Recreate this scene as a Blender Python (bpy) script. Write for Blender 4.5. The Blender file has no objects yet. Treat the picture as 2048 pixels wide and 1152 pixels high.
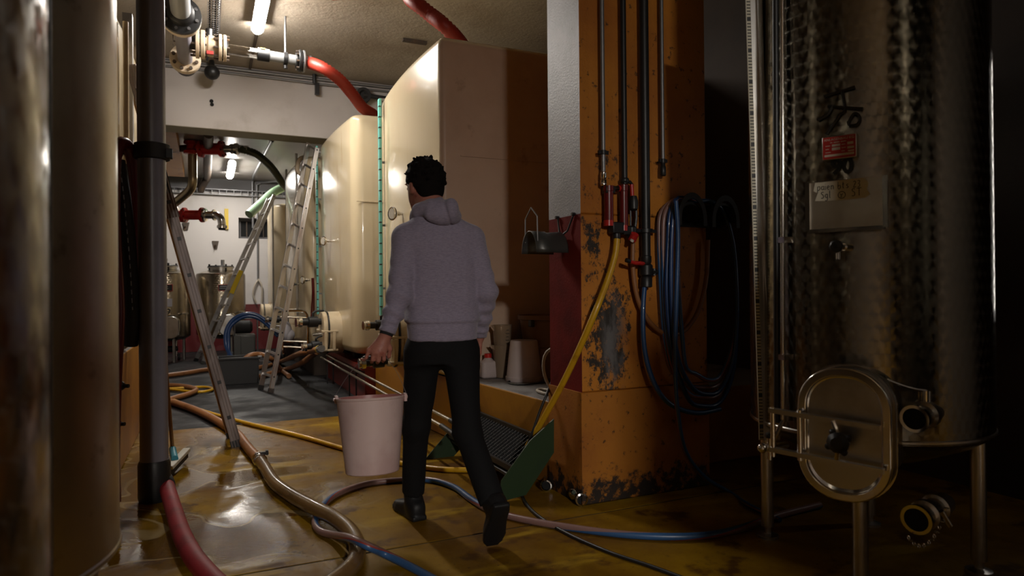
import bpy, bmesh, math, random
import numpy as np
from mathutils import Vector, Matrix, Quaternion
from math import sin, cos, tan, pi, radians, sqrt, atan2
random.seed(7)
S = bpy.context.scene
C = S.collection
V3 = Vector

# ------------------------------------------------------------------ camera
FPX, YAW, PIT, ROLL, CAMH = 1330.0, radians(24.6), radians(0.2), radians(-0.5), 1.13
FW = V3((sin(YAW)*cos(PIT), cos(YAW)*cos(PIT), sin(PIT)))
_r0 = V3((cos(YAW), -sin(YAW), 0)); _u0 = _r0.cross(FW)
RT = _r0*cos(ROLL) + _u0*sin(ROLL)
UP = -_r0*sin(ROLL) + _u0*cos(ROLL)
CAM = V3((0, 0, CAMH))
cam_d = bpy.data.cameras.new('camera')
cam_d.sensor_width = 36.0; cam_d.lens = FPX/2048*36.0
cam_d.clip_start = 0.05
cam_d.dof.use_dof = True; cam_d.dof.focus_distance = 4.2; cam_d.dof.aperture_fstop = 2.8
cam = bpy.data.objects.new('camera', cam_d); C.objects.link(cam)
cam.matrix_world = Matrix(((RT.x, UP.x, -FW.x, CAM.x), (RT.y, UP.y, -FW.y, CAM.y), (RT.z, UP.z, -FW.z, CAM.z), (0, 0, 0, 1)))
S.camera = cam

# ------------------------------------------------------------------ exposure, world, lamps' power
S.view_settings.view_transform = 'Standard'; S.view_settings.look = 'None'
S.view_settings.gamma = 1.0; S.view_settings.use_curve_mapping = False
S.view_settings.exposure = 1.3
w = bpy.data.worlds.new('world'); S.world = w; w.use_nodes = True
w.node_tree.nodes['Background'].inputs[0].default_value = (0.9, 0.8, 0.7, 1)
w.node_tree.nodes['Background'].inputs[1].default_value = 0.0
S.cycles.max_bounces = 8; S.cycles.diffuse_bounces = 2; S.cycles.glossy_bounces = 4
S.cycles.transmission_bounces = 6; S.cycles.transparent_max_bounces = 8
S.cycles.sample_clamp_indirect = 3.0
S.cycles.caustics_reflective = False; S.cycles.caustics_refractive = False
LAMP_MAIN, LAMP_BACK, LAMP_FRONT = 60.0, 46.0, 410.0
TUBE_COL = (1.0, 0.94, 0.86)

# ------------------------------------------------------------------ pixel -> point on a real plane
def ray(u, v): return FW + RT*((u-1024)/FPX) + UP*((576-v)/FPX)
def PX(u, v, x): d = ray(u, v); return CAM + d*(x/d.x)
def PY(u, v, y): d = ray(u, v); return CAM + d*(y/d.y)
def PZ(u, v, z=0.0): d = ray(u, v); return CAM + d*((z-CAMH)/d.z)
def PD(u, v, dist): return CAM + ray(u, v)*dist

# ------------------------------------------------------------------ mesh builder
def frame_from(axis, hint=None):
    z = V3(axis).normalized()
    h = V3(hint) if hint is not None else (V3((0, 0, 1)) if abs(z.z) < .9 else V3((1, 0, 0)))
    x = h.cross(z)
    if x.length < 1e-6: x = V3((1, 0, 0)).cross(z)
    x.normalize(); y = z.cross(x)
    return x, y, z
def catmull(pts, n=8, closed=False):
    pts = [V3(p) for p in pts]
    if len(pts) < 3 and not closed:
        return [pts[0].lerp(pts[-1], i/n) for i in range(n+1)]
    out = []; N = len(pts); segs = N if closed else N-1
    for i in range(segs):
        p1, p2 = pts[i], pts[(i+1) % N]
        p0 = pts[(i-1) % N] if (closed or i > 0) else p1*2-p2
        p3 = pts[(i+2) % N] if (closed or i < N-2) else p2*2-p1
        for k in range(n):
            t = k/n
            out.append(0.5*((2*p1)+(p2-p0)*t+(2*p0-5*p1+4*p2-p3)*t*t+(3*p1-p0-3*p2+p3)*t**3))
    if not closed: out.append(pts[-1])
    return out
def resample(pts, step):
    L = [0.0]
    for a, b in zip(pts, pts[1:]): L.append(L[-1]+(b-a).length)
    n = max(2, int(L[-1]/step)); out = []; j = 0
    for i in range(n+1):
        s = L[-1]*i/n
        while j < len(L)-2 and L[j+1] < s: j += 1
        t = (s-L[j])/max(1e-9, L[j+1]-L[j]); out.append(pts[j].lerp(pts[j+1], t))
    return out
class MB:
    def __init__(s): s.v = []; s.f = []; s.uv = []; s.mi = []; s.cur = 0
    def add(s, vs, fs, uvs=None):
        o = len(s.v); s.v += [V3(p) for p in vs]
        for i, f in enumerate(fs):
            s.f.append([o+k for k in f]); s.uv.append(uvs[i] if uvs else None); s.mi.append(s.cur)
        return s
    def box(s, c, d, rot=None):
        c = V3(c); hx, hy, hz = d[0]/2, d[1]/2, d[2]/2
        vs = [V3((x, y, z)) for z in (-hz, hz) for y in (-hy, hy) for x in (-hx, hx)]
        if rot is not None: vs = [rot @ p for p in vs]
        return s.add([c+p for p in vs], [(0, 2, 3, 1), (4, 5, 7, 6), (0, 1, 5, 4), (2, 6, 7, 3), (0, 4, 6, 2), (1, 3, 7, 5)])
    def bb(s, a, b):
        a, b = V3(a), V3(b); return s.box((a+b)/2, [abs(b[i]-a[i]) for i in range(3)])
    def bar(s, a, b, w, h, hint=None):
        a, b = V3(a), V3(b); x, y, z = frame_from(b-a, hint)
        R = Matrix((x, y, z)).transposed()
        return s.box((a+b)/2, (w, h, (b-a).length), R)
    def cyl(s, a, b, r, r1=None, n=16, cap=True):
        a, b = V3(a), V3(b); r1 = r if r1 is None else r1
        return s.lathe([(r, 0), (r1, (b-a).length)], a, b-a, n, cap)
    def lathe(s, prof, o, axis=(0, 0, 1), n=24, cap=True, a0=0, a1=2*pi, hint=None, sx=1.0):
        o = V3(o); x, y, z = frame_from(axis, hint); full = abs(a1-a0) > 6.28
        m = n if full else n+1; vs = []; fs = []; uvs = []
        for (r, h) in prof:
            for i in range(m):
                t = a0+(a1-a0)*i/n; vs.append(o+x*(r*cos(t)*sx)+y*(r*sin(t))+z*h)
        for k in range(len(prof)-1):
            for i in range(n):
                j = (i+1) % m
                fs.append((k*m+i, k*m+j, (k+1)*m+j, (k+1)*m+i))
                uvs.append([(i/n, k), ((i+1)/n, k), ((i+1)/n, k+1), (i/n, k+1)])
        if cap and full:
            if prof[0][0] > 1e-5: fs.append(tuple(range(m))[::-1]); uvs.append([(0, 0)]*m)
            if prof[-1][0] > 1e-5: fs.append(tuple((len(prof)-1)*m+i for i in range(m))); uvs.append([(0, 0)]*m)
        return s.add(vs, fs, uvs)
    def tube(s, pts, r, n=10, step=0.03, smooth=True, cap=True, rf=None, closed=False, flat=None):
        p = catmull(pts, 10, closed) if smooth else [V3(q) for q in pts]
        if closed: p = p+[p[0]]
        if step and smooth: p = resample(p, step)
        tang = []
        for i in range(len(p)):
            a = p[max(0, i-1)]; b = p[min(len(p)-1, i+1)]
            tang.append((b-a).normalized())
        x, y, z = frame_from(tang[0]); vs = []; fs = []; uvs = []; L = 0
        for i in range(len(p)):
            if i:
                q = tang[i-1].rotation_difference(tang[i]); x = q @ x; x = (x-tang[i]*x.dot(tang[i])).normalized()
                L += (p[i]-p[i-1]).length
            y = tang[i].cross(x); rr = r*(rf(i, L) if rf else 1)
            for k in range(n):
                t = 2*pi*k/n; vs.append(p[i]+x*(rr*cos(t))+y*(rr*sin(t)))
        l0 = 0
        for i in range(len(p)-1):
            l1 = l0+(p[i+1]-p[i]).length
            for k in range(n):
                j = (k+1) % n
                fs.append((i*n+k, i*n+j, (i+1)*n+j, (i+1)*n+k))
                uvs.append([(k/n, l0), ((k+1)/n, l0), ((k+1)/n, l1), (k/n, l1)])
            l0 = l1
        if cap and not closed:
            fs.append(tuple(range(n))[::-1]); uvs.append([(0, 0)]*n)
            fs.append(tuple((len(p)-1)*n+k for k in range(n))); uvs.append([(0, 0)]*n)
        return s.add(vs, fs, uvs)
    def sphere(s, c, r, n=14, m=9, sc=(1, 1, 1)):
        c = V3(c); vs = []; fs = []
        for i in range(m+1):
            th = pi*i/m
            for k in range(n):
                t = 2*pi*k/n; vs.append(c+V3((r*sin(th)*cos(t)*sc[0], r*sin(th)*sin(t)*sc[1], r*cos(th)*sc[2])))
        for i in range(m):
            for k in range(n): fs.append((i*n+k, (i+1)*n+k, (i+1)*n+(k+1) % n, i*n+(k+1) % n))
        return s.add(vs, fs)
    def torus(s, c, axis, R, r, n=24, m=8, sx=1.0):
        x, y, z = frame_from(axis); c = V3(c)
        return s.tube([c+x*(R*cos(2*pi*i/n)*sx)+y*(R*sin(2*pi*i/n)) for i in range(n+1)], r, m, smooth=False, cap=False)
    def prism(s, poly, o, ex, ey, h):
        # polygon in the plane (ex, ey) at o, pushed h along ex x ey
        o, ex, ey = V3(o), V3(ex), V3(ey); ez = ex.cross(ey).normalized()
        n = len(poly); vs = [o+ex*a+ey*b for a, b in poly]+[o+ex*a+ey*b+ez*h for a, b in poly]
        fs = [tuple(range(n))[::-1], tuple(range(n, 2*n))]+[(i, (i+1) % n, n+(i+1) % n, n+i) for i in range(n)]
        return s.add(vs, fs)
    def ringprism(s, outer, inner, o, ex, ey, h):
        o, ex, ey = V3(o), V3(ex), V3(ey); ez = ex.cross(ey).normalized(); n = len(outer); vs = []
        for dz in (0, h):
            for P in (outer, inner): vs += [o+ex*a+ey*b+ez*dz for a, b in P]
        fs = []
        for i in range(n):
            j = (i+1) % n
            fs += [(i, n+i, n+j, j), (2*n+i, 2*n+j, 3*n+j, 3*n+i), (i, j, 2*n+j, 2*n+i), (n+i, 3*n+i, 3*n+j, n+j)]
        return s.add(vs, fs)
def rrect(w, h, r, n=6):
    out = []
    for cx, cy, a in ((w/2-r, h/2-r, 0), (-w/2+r, h/2-r, pi/2), (-w/2+r, -h/2+r, pi), (w/2-r, -h/2+r, 1.5*pi)):
        for i in range(n+1): out.append((cx+r*cos(a+pi/2*i/n), cy+r*sin(a+pi/2*i/n)))
    return out
def arch(w, h, n=12):   # flat bottom, round top, centred at its foot
    r = w/2; out = [(-r, 0), (r, 0)]
    for i in range(n+1): out.append((r*cos(pi*i/n), h-r+r*sin(pi*i/n)))
    return out

SPLIT = {'foot', 'rung_plug', 'cross_tube', 'bolt', 'bolt_hole', 'eye', 'eyebrow', 'bail_ear', 'pipe_screw', 'tick_mark', 'clamp_bar', 'clamp_rod', 'hanger',
         'hose_clip', 'wall_hook', 'clamp_flange', 'gauge_bracket', 'bracket', 'bar', 'holder_rail', 'grating_bar', 'frame_bar'}
def build(name, mb, mats, parent=None, origin=None, **k):
    if parent is not None and name in SPLIT:
        return [build_one(name, m, mats, parent, origin, **k) for m in islands(mb)][0]
    return build_one(name, mb, mats, parent, origin, **k)
def build_one(name, mb, mats, parent=None, origin=None, bev=0, sharp=40, flat=False, sub=0):
    """link one mesh object; parts of a thing (parent) are given in world coordinates unless parent['local']"""
    me = bpy.data.meshes.new(name)
    if not isinstance(mats, (list, tuple)): mats = [mats]
    o0 = V3((0, 0, 0))
    inv = None
    if parent is not None:
        if not parent.get('_local'): inv = wm(parent).inverted()
    else:
        o0 = V3(origin) if origin is not None else V3((0, 0, 0))
    vs = [inv @ p for p in mb.v] if inv is not None else [p-o0 for p in mb.v]
    me.from_pydata([tuple(p) for p in vs], [], mb.f)
    if any(u is not None for u in mb.uv):
        uvl = me.uv_layers.new(name='uv'); arr = []
        for f, u in zip(mb.f, mb.uv): arr += [c for q in (u if u is not None else [(0, 0)]*len(f)) for c in q]
        if len(arr) == len(me.loops)*2: uvl.data.foreach_set('uv', arr)
    for m in mats: me.materials.append(m)
    me.polygons.foreach_set('material_index', mb.mi)
    if not flat:
        me.polygons.foreach_set('use_smooth', [True]*len(me.polygons))
        try: me.set_sharp_from_angle(angle=radians(sharp))
        except Exception: pass
    o = bpy.data.objects.new(name, me); C.objects.link(o)
    if parent is not None: o.parent = parent
    else: o.location = o0
    if bev:
        b = o.modifiers.new('bevel', 'BEVEL'); b.width = bev; b.segments = 2; b.limit_method = 'ANGLE'; b.angle_limit = radians(35)
        b.harden_normals = False
    if sub:
        b = o.modifiers.new('sub', 'SUBSURF'); b.levels = sub; b.render_levels = sub
    return o
def islands(mb):
    par = list(range(len(mb.v)))
    def find(a):
        while par[a] != a: par[a] = par[par[a]]; a = par[a]
        return a
    for f in mb.f:
        r = find(f[0])
        for k in f[1:]: par[find(k)] = r
    out = {}
    for i, f in enumerate(mb.f): out.setdefault(find(f[0]), []).append(i)
    res = []
    for fi in out.values():
        m = MB(); mp = {}
        for i in fi:
            for k in mb.f[i]:
                if k not in mp: mp[k] = len(m.v); m.v.append(mb.v[k])
            m.f.append([mp[k] for k in mb.f[i]]); m.uv.append(mb.uv[i]); m.mi.append(mb.mi[i])
        res.append(m)
    return res
def parts(name, mb, mats, parent, **k):
    return [build(name, m, mats, parent, **k) for m in islands(mb)]
def stuff(name, mb, mats, parent, **k):
    o = build(name, mb, mats, parent, **k); o['kind'] = 'stuff'; return o
def wm(o):
    m = o.matrix_basis.copy(); p = o.parent
    while p is not None: m = p.matrix_basis @ m; p = p.parent
    return m
def tag(o, label, cat, group=None, kind=None):
    o['label'] = label; o['category'] = cat
    if group: o['group'] = group
    if kind: o['kind'] = kind
    return o
def thing(name, label, cat, loc=(0, 0, 0), rotz=0, group=None, local=False):
    o = bpy.data.objects.new(name, None); C.objects.link(o); o.location = loc; o.rotation_euler = (0, 0, rotz)
    o.empty_display_size = .1
    tag(o, label, cat, group)
    if local: o['_local'] = 1
    return o
def solo(name, mb, mats, label, cat, group=None, origin=None, **k):
    o = build(name, mb, mats, None, origin if origin is not None else mb.v[0], **k); return tag(o, label, cat, group)
def struct(name, mb, mats, **k):
    o = build(name, mb, mats, **k); o['kind'] = 'structure'; return o
def dup(root, loc=None, label=None, rotz=None):
    r = root.copy(); C.objects.link(r)
    if loc is not None: r.location = loc
    if rotz is not None: r.rotation_euler[2] = rotz
    if label: r['label'] = label
    for ch in list(root.children):
        c = ch.copy(); C.objects.link(c); c.parent = r
        for g in list(ch.children):
            d = g.copy(); C.objects.link(d); d.parent = c
    return r

# ------------------------------------------------------------------ materials
def lin(*c):
    return tuple(((x/255)/12.92 if x/255 <= .04045 else ((x/255+.055)/1.055)**2.4) for x in c)
class NT:
    def __init__(s, name):
        s.m = bpy.data.materials.new(name); s.m.use_nodes = True; s.t = s.m.node_tree; s.n = s.t.nodes; s.l = s.t.links
        s.b = s.n['Principled BSDF']; s._co = None
    def co(s):
        if s._co is None: s._co = s.n.new('ShaderNodeTexCoord')
        return s._co.outputs['Object']
    def uv(s):
        s.co(); return s._co.outputs['UV']
    def geo(s): return s.n.new('ShaderNodeNewGeometry')
    def _in(s, sock, val):
        if val is None: return
        if isinstance(val, bpy.types.NodeSocket): s.l.new(val, sock)
        else:
            if sock.type == 'RGBA' and len(val) == 3: val = (*val, 1)
            sock.default_value = val
    def math(s, op, a, b=None, c=None, clamp=False):
        n = s.n.new('ShaderNodeMath'); n.operation = op; n.use_clamp = clamp
        s._in(n.inputs[0], a); s._in(n.inputs[1], b)
        if c is not None: s._in(n.inputs[2], c)
        return n.outputs[0]
    def vm(s, op, a, b=None, scale=None):
        n = s.n.new('ShaderNodeVectorMath'); n.operation = op
        s._in(n.inputs[0], a)
        if b is not None: s._in(n.inputs[1], b)
        if scale is not None: s._in(n.inputs['Scale'], scale)
        return n.outputs['Value'] if op in ('LENGTH', 'DISTANCE', 'DOT_PRODUCT') else n.outputs[0]
    def map(s, sc=(1, 1, 1), loc=(0, 0, 0), vec=None):
        n = s.n.new('ShaderNodeMapping'); s.l.new(vec or s.co(), n.inputs[0])
        n.inputs['Scale'].default_value = sc; n.inputs['Location'].default_value = loc; return n.outputs[0]
    def noise(s, scale, detail=4, rough=.55, sc=(1, 1, 1), loc=(0, 0, 0), dist=0, vec=None):
        n = s.n.new('ShaderNodeTexNoise'); n.inputs['Scale'].default_value = scale; n.inputs['Detail'].default_value = detail
        n.inputs['Roughness'].default_value = rough; n.inputs['Distortion'].default_value = dist
        s.l.new(s.map(sc, loc, vec), n.inputs['Vector']); return n.outputs[0]
    def voro(s, scale, sc=(1, 1, 1), feat='F1', out='Distance', rand=1.0):
        n = s.n.new('ShaderNodeTexVoronoi'); n.feature = feat; n.inputs['Scale'].default_value = scale
        n.inputs['Randomness'].default_value = rand
        s.l.new(s.map(sc), n.inputs['Vector']); return n.outputs[out]
    def ramp(s, val, lo, hi, a=0.0, b=1.0):
        n = s.n.new('ShaderNodeMapRange'); n.interpolation_type = 'SMOOTHSTEP'
        s._in(n.inputs[0], val); n.inputs[1].default_value = lo; n.inputs[2].default_value = hi
        n.inputs[3].default_value = a; n.inputs[4].default_value = b; return n.outputs[0]
    def mix(s, fac, a, b):
        n = s.n.new('ShaderNodeMix'); n.data_type = 'RGBA'
        s._in(n.inputs[0], fac); s._in(n.inputs[6], a); s._in(n.inputs[7], b); return n.outputs[2]
    def mixf(s, fac, a, b):
        n = s.n.new('ShaderNodeMix'); n.data_type = 'FLOAT'
        s._in(n.inputs[0], fac); s._in(n.inputs[2], a); s._in(n.inputs[3], b); return n.outputs[0]
    def bump(s, h, strength=.3, dist=.01, normal=None):
        n = s.n.new('ShaderNodeBump'); n.inputs['Strength'].default_value = strength; n.inputs['Distance'].default_value = dist
        s._in(n.inputs['Height'], h)
        if normal is not None: s.l.new(normal, n.inputs['Normal'])
        return n.outputs[0]
    def sep(s, v):
        n = s.n.new('ShaderNodeSeparateXYZ'); s._in(n.inputs[0], v); return n.outputs
    def comb(s, x, y, z):
        n = s.n.new('ShaderNodeCombineXYZ'); s._in(n.inputs[0], x); s._in(n.inputs[1], y); s._in(n.inputs[2], z); return n.outputs[0]
    def set(s, **k):
        names = dict(base='Base Color', rough='Roughness', metal='Metallic', normal='Normal', spec='Specular IOR Level', coat='Coat Weight',
                     coatr='Coat Roughness', aniso='Anisotropic', tan='Tangent', emit='Emission Color', emits='Emission Strength',
                     trans='Transmission Weight', alpha='Alpha', sub='Subsurface Weight', subr='Subsurface Radius', ior='IOR', sheen='Sheen Weight')
        for a, b in k.items(): s._in(s.b.inputs[names[a]], b)
        return s.m
def mat(name, base, rough=.5, metal=0, layers=(), bump=None, rn=None, **k):
    """layers: (colour, noise scale, lo, hi[, stretch]) mixed over the base where the noise is high"""
    t = NT(name); col = base
    for i, L in enumerate(layers):
        sc = L[4] if len(L) > 4 else (1, 1, 1)
        col = t.mix(t.ramp(t.noise(L[1], 6, .6, sc, (i*3.7, i*1.3, i*5.1)), L[2], L[3]), col, L[0])
    r = rough
    if rn: r = t.ramp(t.noise(rn[2], 4, .5, loc=(9, 2, 4)), .35, .65, rn[0], rn[1])
    t.set(base=col, rough=r, metal=metal, **k)
    if bump: t.set(normal=t.bump(t.noise(bump[1], 5, .6), bump[0], bump[2] if len(bump) > 2 else .005))
    return t.m
# ------------------------------------------------------------------ surface materials
def floor_mat():
    t = NT('ochre_resin')
    X, Y, Z = t.sep(t.co())
    zone = t.math('MULTIPLY', t.ramp(t.math('ADD', X, t.math('MULTIPLY', t.noise(1.2, 3, .5, loc=(5, 5, 0)), .9)), .75, 1.35, 1.0, 0.0), t.ramp(Y, 5.0, 6.2, 1.0, .25))
    base = t.mix(t.ramp(t.noise(1.1, 6, .6), .35, .62), (.265, .145, .005), (.14, .063, .0035))
    base = t.mix(t.ramp(t.noise(3.4, 6, .62, loc=(4, 1, 0)), .54, .64), base, (.085, .036, .006))
    base = t.mix(t.ramp(t.noise(2.2, 5, .55, sc=(.45, 1.4, 1), loc=(1, 8, 0)), .58, .66), base, (.33, .195, .012))
    base = t.mix(t.ramp(t.noise(45, 3, .6), .64, .72), base, (.06, .028, .008))
    # dried rings left by puddles
    pn = t.noise(1.25, 2, .4, loc=(2.3, .4, 0), dist=.6)
    ring = t.math('SUBTRACT', 1.0, t.ramp(t.math('ABSOLUTE', t.math('SUBTRACT', pn, .54)), .002, .010))
    base = t.mix(t.math('MULTIPLY', t.math('MULTIPLY', ring, .55), zone), base, (.50, .38, .20))
    wet = t.ramp(pn, .47, .56)
    wet2 = t.ramp(t.noise(2.0, 4, .5, loc=(7, 3, 0)), .48, .60)
    wet = t.math('MULTIPLY', t.math('MAXIMUM', wet, t.math('MULTIPLY', wet2, .8)), zone)
    wet = t.math('MAXIMUM', wet, t.math('MULTIPLY', t.ramp(t.noise(1.7, 4, .5, loc=(3, 9, 0)), .60, .70), .55))
    base = t.mix(wet, base, t.mix(.42, base, (.02, .008, .002)))
    r = t.mixf(wet, t.ramp(t.noise(9, 4, .6), .3, .7, .36, .58), .06)
    rip = t.noise(38, 3, .5)
    dx = t.math('SUBTRACT', X, .07); dy = t.math('MULTIPLY', t.math('SUBTRACT', Y, 3.2), .7)
    sp = t.ramp(t.math('SQRT', t.math('ADD', t.math('MULTIPLY', dx, dx), t.math('MULTIPLY', dy, dy))), .10, .42, 1.0, 0.0)
    rip = t.math('ADD', rip, t.math('MULTIPLY', t.math('MULTIPLY', sp, t.noise(70, 4, .7)), 4.5))
    h = t.mixf(wet, t.math('MULTIPLY', t.noise(160, 4, .7), .6), t.math('MULTIPLY', rip, .55))
    t.set(base=base, rough=r, spec=t.mixf(wet, .10, .45), normal=t.bump(h, .20, .007)); return t.m
def column_mat(name, c, dark, soot, stain):
    t = NT(name)
    b = t.mix(t.ramp(t.noise(2.2, 6, .62), .35, .68), c, dark)
    b = t.mix(t.ramp(t.noise(26, 4, .65), .60, .70), b, t.mix(.8, b, (.02, .012, .006)))
    if soot:
        x, y, z = t.sep(t.co())
        def spot(cx, cz, rx, rz):
            dx = t.math('DIVIDE', t.math('SUBTRACT', x, cx), rx); dz = t.math('DIVIDE', t.math('SUBTRACT', z, cz), rz)
            return t.math('SUBTRACT', 1.0, t.math('SQRT', t.math('ADD', t.math('MULTIPLY', dx, dx), t.math('MULTIPLY', dz, dz))), clamp=True)
        m = t.math('MAXIMUM', t.math('MULTIPLY', spot(1.86, 1.35, .16, .45), .62), spot(1.95, .85, .24, .55))
        m = t.math('MAXIMUM', m, t.math('MULTIPLY', spot(2.0, 1.8, .22, .5), .5))
        n1 = t.noise(17, 8, .78, sc=(1, 1, .7))
        f = t.ramp(t.math('ADD', t.math('MULTIPLY', m, .34), n1), .66, .74)
        b = t.mix(f, b, (.022, .016, .012))
        gr = t.math('MULTIPLY', spot(1.98, .82, .10, .34), 1.6, clamp=True)
        b = t.mix(t.math('MULTIPLY', gr, t.ramp(t.noise(7, 5, .6, sc=(1.6, 1, .5)), .40, .56)), b, (.135, .125, .125))
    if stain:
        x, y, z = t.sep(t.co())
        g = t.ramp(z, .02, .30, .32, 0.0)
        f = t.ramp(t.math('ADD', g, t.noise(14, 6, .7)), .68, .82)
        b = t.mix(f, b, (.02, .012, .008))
    t.set(base=b, rough=.62, normal=t.bump(t.noise(70, 5, .65), .35, .006)); return t.m
M = {}
M['floor'] = floor_mat()
M['asphalt'] = mat('grey_asphalt', (.011, .011, .0125), .6, 0, [((.008, .008, .009), 1.3, .4, .62), ((.022, .021, .02), 3.0, .58, .7), ((.06, .057, .055), 30, .66, .74)], (.25, 120, .004), rn=(.38, .75, 2.2), spec=.3)
M['ceiling'] = mat('yellowed_ceiling', (.40, .345, .275), .5, 0, [((.30, .245, .18), 1.0, .42, .66), ((.20, .12, .06), .75, .64, .78), ((.12, .09, .06), 40, .72, .78)], (.5, 26, .012))
M['ceiling_back'] = mat('glossy_white_ceiling', (.42, .40, .38), .28, 0, [((.32, .29, .26), 1.4, .45, .7)], (.12, 14, .006))
M['beam'] = mat('chalky_white_beam', (.50, .455, .43), .55, 0, [((.36, .31, .27), 1.3, .5, .75), ((.10, .07, .05), 11, .76, .80)], (.15, 60, .004))
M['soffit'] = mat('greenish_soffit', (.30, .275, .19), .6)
M['wall_white'] = mat('white_wall_paint', (.62, .585, .57), .5, 0, [((.50, .46, .43), 1.2, .5, .75), ((.2, .16, .12), 16, .76, .80)], (.1, 40, .003))
M['wall_grey'] = mat('grey_wall_paint', (.12, .115, .12), .6)
M['wall_red'] = mat('dark_red_wall_paint', (.13, .018, .02), .4)
M['wall_dark'] = mat('dim_brown_concrete', (.045, .03, .02), .75, 0, [((.03, .02, .014), 1.2, .4, .65)], (.25, 30, .006))
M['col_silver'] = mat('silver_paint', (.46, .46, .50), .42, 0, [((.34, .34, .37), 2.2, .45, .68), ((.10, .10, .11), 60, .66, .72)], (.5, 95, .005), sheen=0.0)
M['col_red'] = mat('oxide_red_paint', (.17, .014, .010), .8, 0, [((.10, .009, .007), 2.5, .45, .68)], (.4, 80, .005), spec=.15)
M['col_orange'] = column_mat('ochre_orange_render', (.52, .19, .016), (.40, .13, .012), True, False)
M['col_base'] = column_mat('ochre_orange_base', (.42, .15, .012), (.32, .10, .010), False, True)
M['curb_orange'] = mat('ochre_curb_paint', (.36, .155, .012), .42, 0, [((.25, .095, .01), 1.8, .42, .64), ((.06, .03, .01), 22, .70, .76)], (.15, 60, .004))
M['curb_top'] = mat('bare_concrete', (.22, .205, .195), .8, 0, [((.11, .10, .095), 3.0, .45, .66)], (.6, 45, .008))
M['plinth_red'] = mat('red_steel_paint', (.20, .018, .012), .38, 0, [((.11, .012, .010), 2, .45, .7)])
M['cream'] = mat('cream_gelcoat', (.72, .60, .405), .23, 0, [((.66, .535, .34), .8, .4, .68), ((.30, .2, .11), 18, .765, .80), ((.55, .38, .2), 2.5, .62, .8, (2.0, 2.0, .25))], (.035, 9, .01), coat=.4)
M['cream_side_dim'] = mat('cream_gelcoat_scuffed_dim', (.60, .435, .325), .42, 0, [((.50, .345, .25), 1.2, .42, .68), ((.15, .08, .05), 16, .74, .79), ((.30, .19, .12), 3.0, .60, .74)], (.05, 14, .01))  # scuffs, plus a darker pinker base painting in the side's dim light
M['cream_part'] = mat('cream_casting', (.64, .52, .35), .35, 0, [((.5, .37, .22), 6, .5, .7)])
M['teal'] = mat('teal_strip', (.14, .50, .45), .4)
M['black'] = mat('black_plastic', (.012, .012, .013), .42)
M['black_matt'] = mat('black_rubber', (.014, .013, .013), .7)
M['void'] = mat('dark_recess', (.006, .006, .006), .9)
M['chrome'] = mat('polished_steel', (.72, .70, .67), .13, 1.0)
M['steel'] = mat('satin_steel', (.55, .53, .50), .3, 1.0, [((.42, .38, .32), 5, .45, .7)])
M['steel_mill'] = mat('mill_finish_steel', (.58, .54, .46), .36, 1.0, [((.48, .42, .33), 4.5, .45, .68), ((.36, .31, .24), 9, .60, .72)], (.06, 14, .006))
M['alu'] = mat('worn_aluminium', (.58, .56, .55), .32, 1.0, [((.40, .35, .34), 9, .48, .68, (1, 1, .25))])
M['alu_old'] = mat('tarnished_aluminium', (.27, .225, .215), .5, .7, [((.17, .135, .125), 10, .45, .66, (1, 1, .25))])
M['alu_dull'] = mat('dull_aluminium', (.46, .45, .44), .42, .85, [((.36, .35, .35), 8, .5, .7)])
M['wood_tan'] = mat('tan_ladder_edge', (.26, .13, .045), .5)
M['pvc_grey'] = mat('dark_grey_pvc', (.20, .19, .225), .34, 0, [((.16, .15, .18), 2.5, .45, .68)])
M['pvc_light'] = mat('light_grey_pvc', (.24, .245, .25), .38)
M['ivory'] = mat('ivory_plastic', (.50, .40, .29), .4, 0, [((.42, .27, .15), 7, .58, .72)])
M['red'] = mat('red_enamel', (.50, .022, .018), .3, 0, [((.32, .016, .012), 6, .5, .7), ((.45, .33, .2), 12, .75, .79)])
M['red_dark'] = mat('red_enamel_grimy', (.13, .006, .006), .35)
M['red_hose'] = mat('red_ribbed_hose', (.34, .03, .016), .5)
M['red_fabric'] = mat('red_hose_cover', (.25, .012, .018), .6, 0, [((.17, .009, .012), 8, .45, .65)])
M['tan_hose'] = mat('tan_rubber_hose', (.30, .125, .045), .42, 0, [((.2, .08, .03), 4, .5, .7)])
M['brown_hose'] = mat('olive_brown_hose', (.17, .095, .035), .26, 0, [((.11, .06, .022), 4, .45, .68)], coat=.3)
M['green_hose'] = mat('olive_ribbed_hose', (.045, .05, .02), .35)
M['mint'] = mat('mint_plastic', (.36, .55, .36), .35)
M['yellow'] = mat('yellow_hose', (.62, .34, .012), .36, 0, [((.45, .22, .01), 6, .55, .72)], coat=.25)
M['white_hose'] = mat('offwhite_cord', (.5, .44, .36), .5)
M['green'] = mat('dark_green_paint', (.014, .036, .010), .5, 0, [((.012, .032, .010), 5, .48, .65), ((.07, .05, .03), 14, .66, .72)])
M['orange_box'] = mat('orange_plywood', (.44, .20, .035), .5, 0, [((.30, .11, .015), 1.7, .5, .68, (2, 1, .6))])
M['gal'] = mat('galvanised_steel', (.26, .26, .27), .45, .7)
M['rust'] = mat('rusty_pipe', (.07, .052, .04), .55, .3, [((.12, .07, .04), 9, .5, .7)])
M['pipe_bronze'] = mat('tea_stained_steel', (.42, .34, .22), .3, 1.0, [((.30, .2, .11), 5, .45, .68)])
M['paper'] = mat('cream_tape', (.62, .58, .46), .6)
M['ink'] = mat('black_ink', (.008, .008, .008), .5)
M['sign_red'] = mat('red_type_plate', (.44, .035, .03), .35)
M['sign_white'] = mat('white_print', (.62, .58, .52), .45)
M['yellow_tape'] = mat('yellow_sticker', (.65, .45, .02), .45)
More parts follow.
